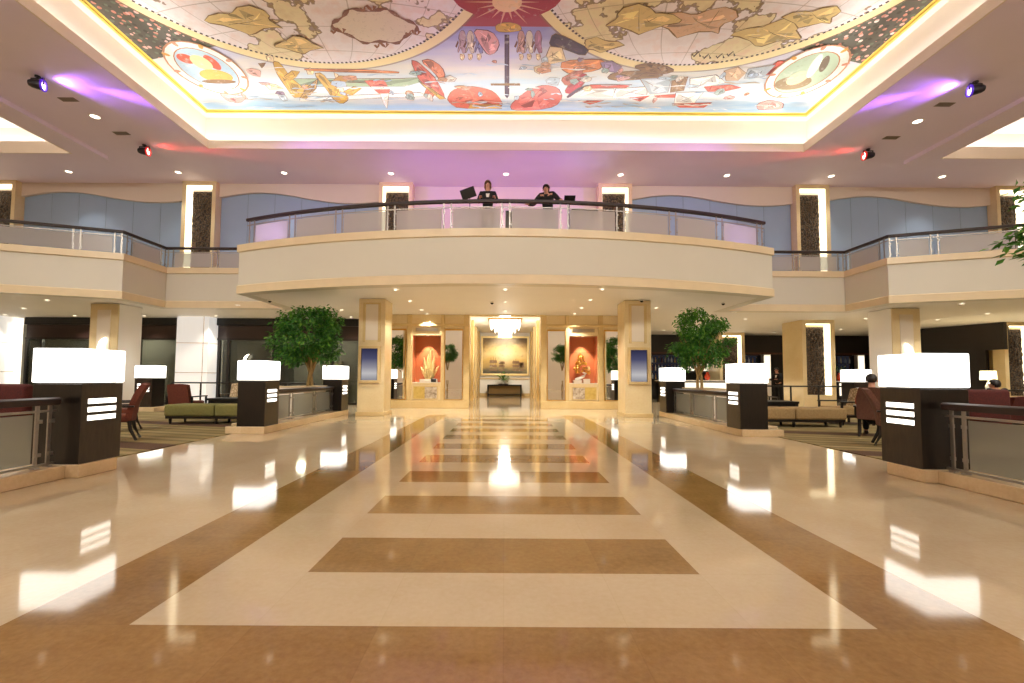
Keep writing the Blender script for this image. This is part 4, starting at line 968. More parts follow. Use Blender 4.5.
tree('fig tree whose leaf tips hang into view at the upper right edge', 6.3, 4.4, .84, 1.42, (1.05, .75), 1.1, LEAF_B)

# ------------------------------------------------------------------ LOUNGE FURNITURE
def legs(t, spots, h, r=.025, mat='dark_wood', splay=0):
    for x, y in spots:
        m = MB(); m.tube([(x+splay*x*.2, y+splay*y*.2, 0), (x, y, h)], [r*.75, r], 4); m.build('leg', mat, t)
def bench(label, x, y, w, d, h, rz, fab):
    t = thing('upholstered_bench', label, 'bench', (x, y, .012), rz)
    m = MB(); m.box(-w/2+.03, w/2-.03, -d/2+.03, d/2-.03, .13, .19); m.build('base_frame', 'dark_wood', t, bevel=.004)
    for k in (-1, 1):
        m = MB(); a, b = sorted((k*.006, k*w/2)); m.rbox(a, b, -d/2, d/2, .19, h, .045, 4); m.build('seat_cushion', fab, t, True)
    legs(t, [(sx*(w/2-.1), sy*(d/2-.1)) for sx in (-1, 1) for sy in (-1, 1)] + [(0, -d/2+.1), (0, d/2-.1)], .14, .045)
    return t
bench('olive green two-cushion bench in front of the left lounge table', -7.05, 11.45, 2.45, .72, .47, 0, 'green_fab')
bench('tan two-cushion bench in front of the right lounge table', 7.1, 11.5, 2.5, .72, .47, 0, 'tan_fab')

def high_chair(label, x, y, rz, fab):
    """high-backed lounge chair; sits facing local +x"""
    t = thing('high_back_chair', label, 'chair', (x, y, .012), rz)
    m = MB(); m.rbox(-.25, .29, -.26, .26, .34, .47, .04, 3); m.build('seat', fab, t, True)
    m = MB(); b = bmesh.new(); bmesh.ops.create_cube(b, size=1)
    bmesh.ops.subdivide_edges(b, edges=b.edges[:], cuts=5, use_grid_fill=True)
    for v in b.verts:
        z = v.co.z+.5; y_ = v.co.y; wd = .52-.10*max(0, z-.7)/.3
        v.co = Vector((-.22-.20*z*z+v.co.x*.09-.03*math.cos(y_*PI), y_*wd, .36+.64*z+(.02*math.cos(y_*PI) if z > .95 else 0)))
    m.join(b); m.build('backrest', fab, t, True, bevel=0)
    for sy in (-1, 1):
        m = MB(); m.box(-.3, .2, sy*.29-.025, sy*.29+.025, .60, .635); m.box(.16, .2, sy*.29-.02, sy*.29+.02, .40, .60); m.build('armrest', 'dark_wood', t, bevel=.006)
    legs(t, [(.22, -.22), (.22, .22)], .36, .028); 
    for sy in (-1, 1):
        m = MB(); m.tube([(-.34, sy*.23, 0), (-.25, sy*.22, .2), (-.22, sy*.22, .38)], [.022, .028, .03], 4); m.build('leg', 'dark_wood', t)
    return t
high_chair('rust high-backed chair standing right behind the near left lamp pedestal', -7.1, 8.35, PI+.55, 'brown_fab')
high_chair('rust high-backed chair mostly hidden behind another rust chair by the near left lamp', -8.2, 9.75, PI+.5, 'brown_fab')
high_chair('rosewood high-backed chair standing just left of the near right lamp pedestal', 7.03, 8.2, -.6, 'mauve_fab')
high_chair('rosewood chair carrying the dark-haired person by the near right lamp', 7.74, 9.62, .89, 'mauve_fab')

def armchair(label, x, y, rz, fab, w=.8, d=.8, h=.86, seat=None):
    """open wooden-armed easy chair facing local +x"""
    t = thing('lounge_armchair', label, 'armchair', (x, y, .012), rz)
    m = MB(); m.rbox(-d/2+.1, d/2, -w/2+.08, w/2-.08, .24, .46, .05, 4); m.build('seat_cushion', seat or fab, t, True)
    m = MB(); b = bmesh.new(); bmesh.ops.create_cube(b, size=1); bmesh.ops.subdivide_edges(b, edges=b.edges[:], cuts=4, use_grid_fill=True)
    for v in b.verts:
        z = v.co.z+.5; v.co = Vector((-d/2+.12-.16*z+v.co.x*.14, v.co.y*(w-.14)*(1-.08*z), .30+(h-.30)*z+(.03*math.cos(v.co.y*PI) if z > .9 else 0)))
    m.join(b); m.build('backrest', fab, t, True)
    for sy in (-1, 1):
        y0 = sy*(w/2-.03)
        m = MB(); m.box(-d/2, d/2-.02, y0-.03, y0+.03, .575, .61); m.box(d/2-.08, d/2-.03, y0-.022, y0+.022, 0, .575); m.box(-d/2+.02, -d/2+.07, y0-.022, y0+.022, 0, .575); m.box(-d/2+.07, d/2-.08, y0-.015, y0+.015, .2, .26); m.build('arm_frame', 'dark_wood', t, bevel=.005)
    m = MB(); m.box(-d/2+.05, d/2-.05, -w/2+.05, w/2-.05, .19, .245); m.build('seat_frame', 'dark_wood', t)
    return t
armchair('rust wooden-armed armchair behind the left end of the olive bench', -9.0, 12.95, PI/2+.1, 'brown_fab', w=.7, h=.92)
armchair('patterned armchair beyond the left lounge table, partly behind the middle left lamp', -8.55, 14.6, -PI/2+.2, 'pattern', h=.92)
armchair('patterned armchair with tan seat at the right end of the tan bench', 9.05, 12.15, PI, 'pattern', .9, .9, .92, 'tan_fab')
armchair('patterned armchair beyond the right lounge table next to the middle right lamp', 8.2, 14.75, -PI/2-.2, 'pattern', .95, .85, .98)

def sofa(label, x, y, rz, w, fab, d=.88, h=.98, n=2):
    """sofa facing local +y"""
    t = thing('lounge_sofa', label, 'sofa', (x, y, .012), rz)
    m = MB(); m.rbox(-w/2, w/2, -d/2, d/2, .1, .3, .03); m.build('base', fab, t, True)
    m = MB(); m.rbox(-w/2, w/2, -d/2, -d/2+.2, .3, h, .07, 4); m.build('backrest', fab, t, True)
    for s_ in (-1, 1):
        a, b = sorted((s_*(w/2-.18), s_*w/2)); m = MB(); m.rbox(a, b, -d/2+.16, d/2, .3, .62, .06, 4); m.build('armrest', fab, t, True)
    cw = (w-.36)/n
    for k in range(n):
        m = MB(); m.rbox(-w/2+.18+cw*k+.004, -w/2+.18+cw*(k+1)-.004, -d/2+.2, d/2-.01, .3, .46, .05, 4); m.build('seat_cushion', fab, t, True)
    legs(t, [(a*(w/2-.1), b*(d/2-.1)) for a in (-1, 1) for b in (-1, 1)], .11, .03)
    return t
sofa('maroon high-backed sofa behind the near right lamp pedestal and railing', 9.75, 10.0, 0, 1.75, 'maroon')
sofa('maroon high-backed sofa behind the near left lamp pedestal and railing', -11.2, 10.0, 0, 2.3, 'maroon')
sofa('low olive sofa beyond the left lounge table', -7.0, 14.9, PI, 2.0, 'green_fab', h=.74)
sofa('low tan sofa beyond the right lounge table', 6.5, 15.1, PI, 1.7, 'tan_fab', h=.74)
def cushion(label, x, y, z, rz, fab, s=.42):
    t = thing('throw_cushion', label, 'cushion', (x, y, z), rz)
    m = MB(); b = bmesh.new(); bmesh.ops.create_cube(b, size=1); bmesh.ops.subdivide_edges(b, edges=b.edges[:], cuts=7, use_grid_fill=True)
    for v in b.verts:
        e = max(0, (1-(2*v.co.x)**2))*max(0, (1-(2*v.co.z)**2)); v.co = Vector((v.co.x*s, v.co.y*(.03+.14*e**.6), (v.co.z+.5)*s))
    bmesh.ops.rotate(b, cent=(0, 0, 0), matrix=Matrix.Rotation(-.35, 3, 'X'), verts=b.verts); m.join(b); m.build('cover', fab, t, True)
cushion('olive cushion on the low tan sofa beyond the right table', 6.85, 15.2, .475, PI, 'green_fab')
cushion('tan cushion on the low tan sofa beyond the right table', 6.1, 15.2, .475, PI, 'tan_fab')
cushion('tan cushion on the low olive sofa beyond the left table', -7.4, 15.0, .475, PI, 'pattern')

def low_table(label, x, y, w, d, h):
    t = thing('lounge_table', label, 'table', (x, y, .012))
    m = MB(); m.box(-w/2, w/2, -d/2, d/2, h-.06, h); m.build('table_top', 'black', t, bevel=.006)
    m = MB(); m.box(-w/2+.05, w/2-.05, -d/2+.05, -d/2+.08, h-.14, h-.06); m.box(-w/2+.05, w/2-.05, d/2-.08, d/2-.05, h-.14, h-.06); m.build('apron', 'black', t)
    for a in (-1, 1):
        for b in (-1, 1):
            m = MB(); m.box(a*(w/2-.05)-.03, a*(w/2-.05)+.03, b*(d/2-.05)-.03, b*(d/2-.05)+.03, 0, h-.06); m.build('leg', 'black', t)
low_table('long dark lounge table behind the olive bench on the left', -7.2, 12.9, 1.9, .8, .56)
low_table('long dark lounge table behind the tan bench on the right', 7.1, 12.95, 2.0, .8, .56)
t = thing('tea_cup', 'white cup on the dark right lounge table', 'cup', (7.2, 12.75, .572))
m = MB(); m.lathe([(0, .0), (.08, 0), (.085, .012), (0, .012)], 18); m.build('saucer', 'porcelain', t, True)
m = MB(); m.lathe([(0, .012), (.03, .012), (.05, .05), (.052, .09), (.047, .09), (.044, .05), (0, .03)], 18); h = m.build('cup_bowl', 'porcelain', t, True)
m = MB(); m.tube([(.05+.03*math.sin(a), 0, .055+.022*math.cos(a)) for a in [PI*k/7 for k in range(8)]], .006, 6); m.build('handle', 'porcelain', t, True)
def divider(label, x0, x1, y):
    t = thing('divider_rail', label, 'railing', ((x0+x1)/2, y, .012)); w = (x1-x0)/2
    m = MB(); m.box(-w, w, -.035, .035, .9, .95); m.build('top_rail', 'dark_wood', t, bevel=.008)
    n = max(2, round(2*w/.95))
    for k in range(n+1):
        x = -w+2*w*k/n; m = MB(); m.box(x-.02, x+.02, -.02, .02, 0, .9); m.build('post', 'dark_wood', t)
    m = MB(); m.box(-w, w, -.015, .015, .1, .14); m.build('bottom_rail', 'dark_wood', t)
divider('dark wooden divider rail running behind the left lounge seats', -11.6, -6.6, 15.9)
divider('dark wooden divider rail running behind the right lounge seats', 9.0, 11.9, 15.9)
divider('dark wooden divider rail right of the maroon sofa at the right edge', 10.95, 15, 11.2)
# extra seats hinted at deep in the lounges
armchair('maroon armchair at the far left edge before the window wall', -14.8, 13.2, -.4, 'maroon')

# table lamp on a side table before the cream wall, right edge
t = thing('side_table', 'small dark side table under the lit table lamp by the cream wall', 'table', (19.0, 17.9, .012))
m = MB(); m.lathe([(0, .56), (.32, .56), (.33, .58), (.32, .6), (0, .6)], 24); m.build('table_top', 'dark_wood', t, True)
m = MB(); m.lathe([(0, 0), (.2, 0), (.2, .02), (.035, .05), (.03, .56), (0, .56)], 20); m.build('pedestal', 'dark_wood', t, True)
t = thing('table_lamp', 'lit cream table lamp standing on the side table by the cream wall', 'lamp', (19.0, 17.9, .612))
m = MB(); m.lathe([(0, 0), (.12, 0), (.12, .02), (.06, .05), (.09, .2), (.11, .32), (.06, .45), (.02, .5), (.02, .62), (0, .62)], 20); m.build('lamp_base', 'porcelain', t, True)
m = MB(); m.lathe([(.25, .58), (.23, .94), (.225, .94), (.245, .58), (.25, .58)], 28); m.build('lamp_shade', 'table_lamp', t, True)
light('POINT', 'table_lamp_bulb', (19.0, 17.9, 1.35), 60, (1, .8, .45), shadow_soft_size=.08)

# ------------------------------------------------------------------ BAR AT THE BACK OF THE RIGHT LOUNGE
def bottle_mesh(seed):
    rnd = random.Random(seed); r = rnd.uniform(.032, .045); h = rnd.uniform(.26, .34)
    m = MB(); m.lathe([(0, 0), (r, 0), (r, h*.58), (r*.9, h*.66), (.014, h*.78), (.013, h), (0, h)], 10); return m
cols = ['#9db4c9', '#d9d2bb', '#5c2b16', '#2f4a2c', '#c8a25a', '#e8eef0']
BM = []
for k, c in enumerate(cols):
    mm = plain('bottle_glass_'+['blue', 'clear', 'brown', 'green', 'amber', 'white'][k], c, .12)
    o = bottle_mesh(k).build('bottle', mm, None, True); cap = MB(); cap.lathe([(0, 0), (.016, 0), (.016, .03), (0, .03)], 8); BM.append((o, cap.build('bottle_cap', 'gold', o, True)))
    o.children[0].location = (0, 0, max(v.co.z for v in o.data.vertices)-.012)
used_b = set()
def put_bottle(k, x, y, z, label, group):
    src = BM[k][0]
    if k not in used_b: used_b.add(k); o = src
    else: o = copy_tree(src)
    o.location = (x, y, z); tag(o, label, 'bottle', group)
g = N('bar_glow'); e = g.n('ShaderNodeEmission'); g.put(e.inputs[0], '#34343e'); e.inputs[1].default_value = .3; M['bar_glow'] = g.end(e)
for bi, (x0, x1, nm) in enumerate(((8.0, 10.1, 'left of the tree'), (13.2, 14.35, 'beside the white lit pillar'), (18.6, 19.6, 'above the deep right lamp'))):
    t = thing('back_bar_shelf', 'dark blue back-lit bottle shelf of the bar %s' % nm, 'shelf', ((x0+x1)/2, 25.86, 1.12)); w = (x1-x0)/2
    m = MB(); m.box(-w, w, -.03, 0, 0, 1.4); m.build('back_panel', 'bar_glow', t)
    m = MB(); m.box(-w, -w+.04, -.34, -.03, 0, 1.4); m.box(w-.04, w, -.34, -.03, 0, 1.4); m.box(-w, w, -.34, -.03, 1.36, 1.4); m.build('side_panel', 'dark_wood', t)
    for k in range(3):
        m = MB(); m.box(-w+.04, w-.04, -.32, -.03, .0+.46*k, .03+.46*k); m.build('shelf_board', 'dark_wood', t)
        n = int((x1-x0-.2)/.17)
        for q in range(n):
            put_bottle((q*5+k*3+bi) % 6, x0+.14+(x1-x0-.28)*q/max(1, n-1), 25.68, 1.12+.03+.46*k, '%s bottle from left, %s back-bar shelf %s' % (ORD[q], ('lowest', 'middle', 'top')[k], nm), 'bottles on the back bar '+nm)
for x, nm in ((14.65, 'beside the bottle shelf'), (19.9, 'above the deep right lamp')):
    t = thing('lit_pillar', 'white lit pillar of the bar %s' % nm, 'pillar light', (x, 25.6, 0))
    m = MB(); m.box(-.2, .2, -.2, .2, 0, 2.55); m.build('pillar_core', 'white_paint', t)
    m = MB(); m.box(-.17, .17, -.215, -.2, 1.15, 2.5); m.build('lit_front', 'lit_white', t)
# counters
def counter(label, x0, x1, y, h):
    t = thing('bar_counter', label, 'counter', ((x0+x1)/2, y, 0)); w = (x1-x0)/2
    m = MB(); m.box(-w, w, -.3, .3, .0, h-.05); m.build('counter_body', 'dark_wood', t)
    m = MB(); m.box(-w-.05, w+.05, -.38, .34, h-.05, h); m.build('counter_top', 'white_glaze', t, bevel=.008)
    m = MB(); m.box(-w+.05, w-.05, -.32, -.3, .35, h-.12); m.build('lit_front', 'lit_white', t)
    m = MB(); m.box(-w, w, -.33, -.29, 0, .28); m.build('kick_board', 'dark_wood', t)
counter('bar counter with glowing front behind the right tree', 7.6, 12.0, 22.6, 1.1)
t = thing('glowing_shelf', 'bright lit shelf strip glimpsed through the right tree branches', 'shelf', (10.9, 25.5, 1.5)); 
m = MB(); m.box(-.75, 1.5, .2, .3, .1, .5); m.build('lit_back', 'lit_white', t)
m = MB(); m.box(-.8, 1.55, -.1, .3, .02, .1); m.build('shelf_board', 'dark_wood', t)
m = MB(); m.box(-.8, -.75, -.1, .3, .1, .8); m.box(1.5, 1.55, -.1, .3, .1, .8); m.build('side_panel', 'dark_wood', t)
def vase(label, x, y, z):
    t = thing('flower_vase', label, 'vase', (x, y, z)); t.scale = (.72,)*3; m = MB(); m.lathe([(0, 0), (.1, 0), (.17, .12), (.19, .25), (.12, .42), (.08, .5), (.1, .56), (.085, .56), (.06, .5), (0, .48)], 20); m.build('vase_body', 'orange_glaze', t, True)
    rnd = random.Random(int(x*10)); m = MB()
    for k in range(9):
        a = rnd.uniform(0, 2*PI); q = rnd.uniform(.1, .3); m.tube([(0, 0, .5), (q*.5*math.cos(a), q*.5*math.sin(a), .75), (q*math.cos(a), q*math.sin(a), rnd.uniform(.85, 1.05))], .008, 5)
    m.build('stem', 'leaf', t, True)
    m = MB()
    for k in range(26):
        a = rnd.uniform(0, 2*PI); q = rnd.uniform(.05, .34); z_ = rnd.uniform(.7, 1.1); p = Vector((q*math.cos(a), q*math.sin(a), z_)); d = Vector((math.cos(a), math.sin(a), .5)).normalized()*.16; s = Vector((-d.y, d.x, 0)).normalized()*.045
        m.quad([p, p+d*.5+s, p+d, p+d*.5-s])
    m.build('flower_leaves', 'leaf', t)
vase("orange vase with foliage on the bar counter right of the tree", 10.05, 22.6, 1.1)
counter('second bar counter with glowing front behind the deep right lamp', 16.9, 20.5, 23.4, 1.1)
vase('orange vase with foliage on the counter behind the deep right lamp', 17.2, 23.4, 1.1)
# ------------------------------------------------------------------ NICHE SCULPTURES, CORRIDOR
t = thing('coral_sculpture', 'pale gilt upright sculpture like clustered pipes in the left terracotta niche', 'sculpture', (-2.93, 17.57, .985))
m = MB(); m.rbox(-.34, .34, -.12, .12, 0, .12, .015); m.build('plinth', 'pale_panel', t)
m = MB(); m.rbox(.1, .3, -.13, -.02, .0, .14, .02); m.build('dark_stone', 'black', t)
rnd = random.Random(3)
for k, (x, h, ln) in enumerate(((-.16, .95, -.03), (-.07, 1.08, .05), (.0, .8, -.02), (.04, 1.25, .03), (.12, .92, .06), (.19, 1.02, .02), (-.22, .6, -.1), (.25, .62, .12), (.09, .55, -.04), (-.03, .58, -.08))):
    y = rnd.uniform(-.06, .07); m = MB()
    m.tube([(x*.4, y*.5, .11), (x*.8, y, .3), (x, y, .11+h*.5), (x+ln*.5, y, h*.86), (x+ln, y, h)], [.035, .05, .055, .04, .012], 9); m.build('pipe', 'gold_pale', t, True)
for k in range(16):
    a = rnd.uniform(0, 2*PI); z = rnd.uniform(.25, .6); q = rnd.uniform(.2, .36); m = MB()
    m.tube([(0, 0, z-.05), (q*.5*math.cos(a), .3*q*math.sin(a), z), (q*math.cos(a), .4*q*math.sin(a), z+rnd.uniform(-.03, .1))], [.02, .015, .004], 6); m.build('spike', 'gold_pale', t, True)
t = thing('gilded_sculpture', 'gilded rock-like sculpture on a curved white foot in the right terracotta niche', 'sculpture', (2.93, 17.57, .985))
m = MB(); m.rbox(-.3, .02, -.12, .12, 0, .12, .015); m.rbox(.08, .34, -.12, .12, 0, .16, .015); m.build('plinth', 'pale_panel', t)
m = MB(); m.tube([(-.22, 0, .13), (-.05, -.02, .18), (.12, 0, .27), (.2, .0, .36), (.05, .02, .42)], [.05, .06, .055, .05, .03], 10); m.build('curved_foot', 'porcelain', t, True)
rnd = random.Random(9); m = MB()
for k in range(46):
    z = rnd.uniform(0, 1); wd = .30*(1-z)**.8+.03
    m.ball((rnd.uniform(-wd, wd)+.02, rnd.uniform(-.09, .09), .40+z*.66), (rnd.uniform(.04, .075), .05, rnd.uniform(.04, .08)), 0, 8, 6)
m.build('gilded_rock', 'gold', t, True)
m = MB(); m.lathe([(0, 1.02), (.035, 1.04), (.012, 1.1), (.022, 1.14), (0, 1.26)], 10); m.build('finial', 'gold', t, True)
m = MB()
for k in range(10):
    a = 2*PI*k/10; m.tube([(.26, -.03, .56), (.26+.1*math.cos(a), -.06, .56+.1*math.sin(a))], [.02, .006], 5)
m.build('gilded_flower', 'gold_pale', t, True)
for sx, s in ((-1, 'left'), (1, 'right')):
    light('SPOT', 'niche_spot', (sx*2.99, 17.5, 2.74), E_NICHE, WARM, (sx*2.99, 17.72, 1.2), spot_size=math.radians(75), spot_blend=.5, shadow_soft_size=.03)
    t = thing('niche_downlight', 'small bright downlight in the top of the terracotta niche %s of the corridor' % s, 'ceiling light', (sx*2.99, 17.5, 2.78))
    m = MB(); m.lathe([(.03, 0), (.06, 0), (.06, -.012), (.03, -.012), (.03, 0)], 16); m.build('trim_ring', 'white_paint', t, True)
    m = MB(); m.lathe([(0, -.003), (.03, -.003), (.03, 0), (0, 0)], 16); m.build('lens', 'lens', t)
    t = thing('gilt_panel_picture', 'square gilt and silver picture panel below the terracotta niche %s of the corridor' % s, 'picture', (sx*3.02, 17.35, .36))
    gg = N('gilt_leaf_picture_'+s); o = gg.xyz(gg.obj()); f = gg.noise(gg.obj(), 7, 5, .7)
    half = gg.math('GREATER_THAN', gg.math('MULTIPLY', o[0], -sx), -.02)
    c = gg.mix(half, gg.ramp(f, [(.3, '#b99a4a'), (.7, '#d6bb6c')]), gg.ramp(f, [(.35, '#7f6f60'), (.5, '#b9aa98'), (.65, '#d8cfc2')])); mm = gg.end(gg.bsdf(c, .4, .2))
    m = MB(); m.box(-.45, .45, -.025, -.003, 0, .46); m.build('picture_panel', mm, t)
    m = MB()
    for a in ((-.47, -.44, -.02, .48), (.44, .47, -.02, .48), (-.44, .44, .45, .48), (-.44, .44, -.02, .01)): m.box(a[0], a[1], -.035, -.003, a[2], a[3])
    m.build('frame', 'gold_dark', t, bevel=.004)
# sea painting at the end of the corridor
g = N('misty_harbour_painting'); o = g.xyz(g.obj()); v = g.obj()
f = g.noise(g.scale(v, .8, 1, 1.6), 1.6, 6, .65); f2 = g.noise(v, 5, 5, .7)
h = g.math('ADD', g.math('DIVIDE', o[2], 2.3), g.math('MULTIPLY', g.math('SUBTRACT', f, .5), .35))
c = g.ramp(h, [(0, '#3f3a2c'), (.1, '#6d6244'), (.2, '#a98a4e'), (.38, '#c9a255'), (.55, '#d6ba7c'), (.72, '#cba968'), (.86, '#8f7a56'), (1, '#7b6a50')])
gl = g.math('SUBTRACT', 1, g.math('MULTIPLY', g.math('SQRT', g.math('ADD', g.math('MULTIPLY', o[0], o[0]), g.math('POWER', g.math('SUBTRACT', o[2], 1.15), 2))), 1.3), None, True)
c = g.mix(g.math('MULTIPLY', gl, .7), c, '#eed8b4')
c = g.mix(g.math('MULTIPLY', g.math('GREATER_THAN', f2, .6), .25), c, '#7a5530'); M['sea_paint'] = g.end(g.bsdf(c, .5))
t = thing('wall_painting', 'wide golden misty harbour painting on the end wall of the corridor', 'painting', (0, 29.28, 1.42))
m = MB(); m.box(-1.42, 1.42, -.06, 0, 0, 2.28); m.build('canvas', 'sea_paint', t)
for (x, hgt, w) in ((-.75, 1.1, .5), (-.2, .8, .35), (.7, .95, .45), (1.05, .6, .3)):
    m = MB(); m.box(x-w/2, x+w/2, -.064, -.059, .18, .28)
    for k in (-.3, 0, .3): m.box(x+w*k-.012, x+w*k+.012, -.064, -.059, .26, hgt*(1-.2*abs(k)))
    for k in (-.3, 0, .3):
        for q in range(2): m.quad([(x+w*k-.1, -.0645, .4+q*.25*hgt), (x+w*k+.1, -.0645, .4+q*.25*hgt), (x+w*k+.07, -.0645, .55+q*.28*hgt), (x+w*k-.07, -.0645, .55+q*.28*hgt)])
    m.build('painted_ship', pc.get('#8a6a4a'), t)
m = MB()
for a in ((-1.55, -1.42, -.13, 2.41), (1.42, 1.55, -.13, 2.41), (-1.42, 1.42, 2.28, 2.41), (-1.42, 1.42, -.13, 0)): m.box(a[0], a[1], -.09, 0, a[2], a[3])
m.build('frame', 'gold_pale', t, bevel=.01)
t = thing('console_table', 'dark framed console table under the painting at the corridor end', 'table', (-.02, 28.85, 0))
m = MB(); m.box(-1.08, 1.08, -.25, .25, .64, .72); m.build('table_top', 'dark_wood', t, bevel=.006)
for a in (-1, 1):
    for b in (-1, 1):
        m = MB(); m.box(a*1.03-.045, a*1.03+.045, b*.2-.045, b*.2+.045, 0, .64); m.build('leg', 'dark_wood', t)
m = MB(); m.box(-.98, .98, -.22, .22, .08, .12); m.build('low_shelf', 'dark_wood', t)
m = MB(); m.box(-1.0, 1.0, .1, .14, .12, .64); m.build('back_panel', 'tan_fab', t)
t = thing('potted_plant', 'small green potted plant in a dish on the console table', 'plant', (-.1, 28.8, .72))
m = MB(); m.lathe([(0, 0), (.3, 0), (.34, .05), (.32, .05), (.28, .02), (0, .02)], 24); m.build('dish', 'steel_dark', t, True)
m = MB(); m.lathe([(0, .02), (.09, .02), (.13, .2), (.115, .2), (.1, .17), (0, .17)], 18); m.build('pot', 'porcelain', t, True)
rnd = random.Random(21); m = MB()
for k in range(90):
    a = rnd.uniform(0, 2*PI); ph = rnd.uniform(0, PI*.6); q = rnd.uniform(.12, .42); p = Vector((q*1.2*math.sin(ph)*math.cos(a), q*math.sin(ph)*math.sin(a), .32+q*math.cos(ph))); d = Vector((math.cos(a), math.sin(a), rnd.uniform(-.3, .6))).normalized()*.18; s = d.cross(Vector((0, 0, 1))).normalized()*.07
    m.quad([p, p+d*.5+s, p+d, p+d*.5-s])
for k in range(8):
    a = k*PI/4; m.tube([(0, 0, .17), (.12*math.cos(a), .12*math.sin(a), .42)], [.008, .004], 5)
m.build('plant_leaves', 'leaf', t)
t = thing('crystal_chandelier', 'bright tiered crystal chandelier on the corridor ceiling', 'chandelier', (0, 22.7, 4.05))
m = MB(); m.box(-.82, .82, -.82, .82, -.06, 0); m.build('ceiling_plate', 'gold', t, bevel=.01)
for nm, r0, z0, z1, n in (('upper_tier', .78, -.06, -.46, 34), ('middle_tier', .55, -.40, -.62, 26), ('lower_tier', .34, -.56, -.86, 18)):
    m = MB()
    for k in range(n):
        a = 2*PI*k/n; x, y = r0*math.cos(a), r0*math.sin(a); q = max(abs(math.cos(a)), abs(math.sin(a))); x, y = x/q*.92, y/q*.92
        m.tube([(x, y, z0), (x*.97, y*.97, z1+.04), (x*.96, y*.96, z1)], [.03, .03, .006], 6)
    m.box(-r0*.8, r0*.8, -r0*.8, r0*.8, z1+.1, z0); m.build(nm, 'crystal', t)
light('POINT', 'chandelier_bulb', (0, 22.7, 2.95), E_CHAND, WARM, shadow_soft_size=.25)
light('SPOT', 'picture_light', (0, 27.4, 4.0), E_CHAND*1.5, WARM, (0, 29.3, 2.4), spot_size=math.radians(80), spot_blend=.6, shadow_soft_size=.1)

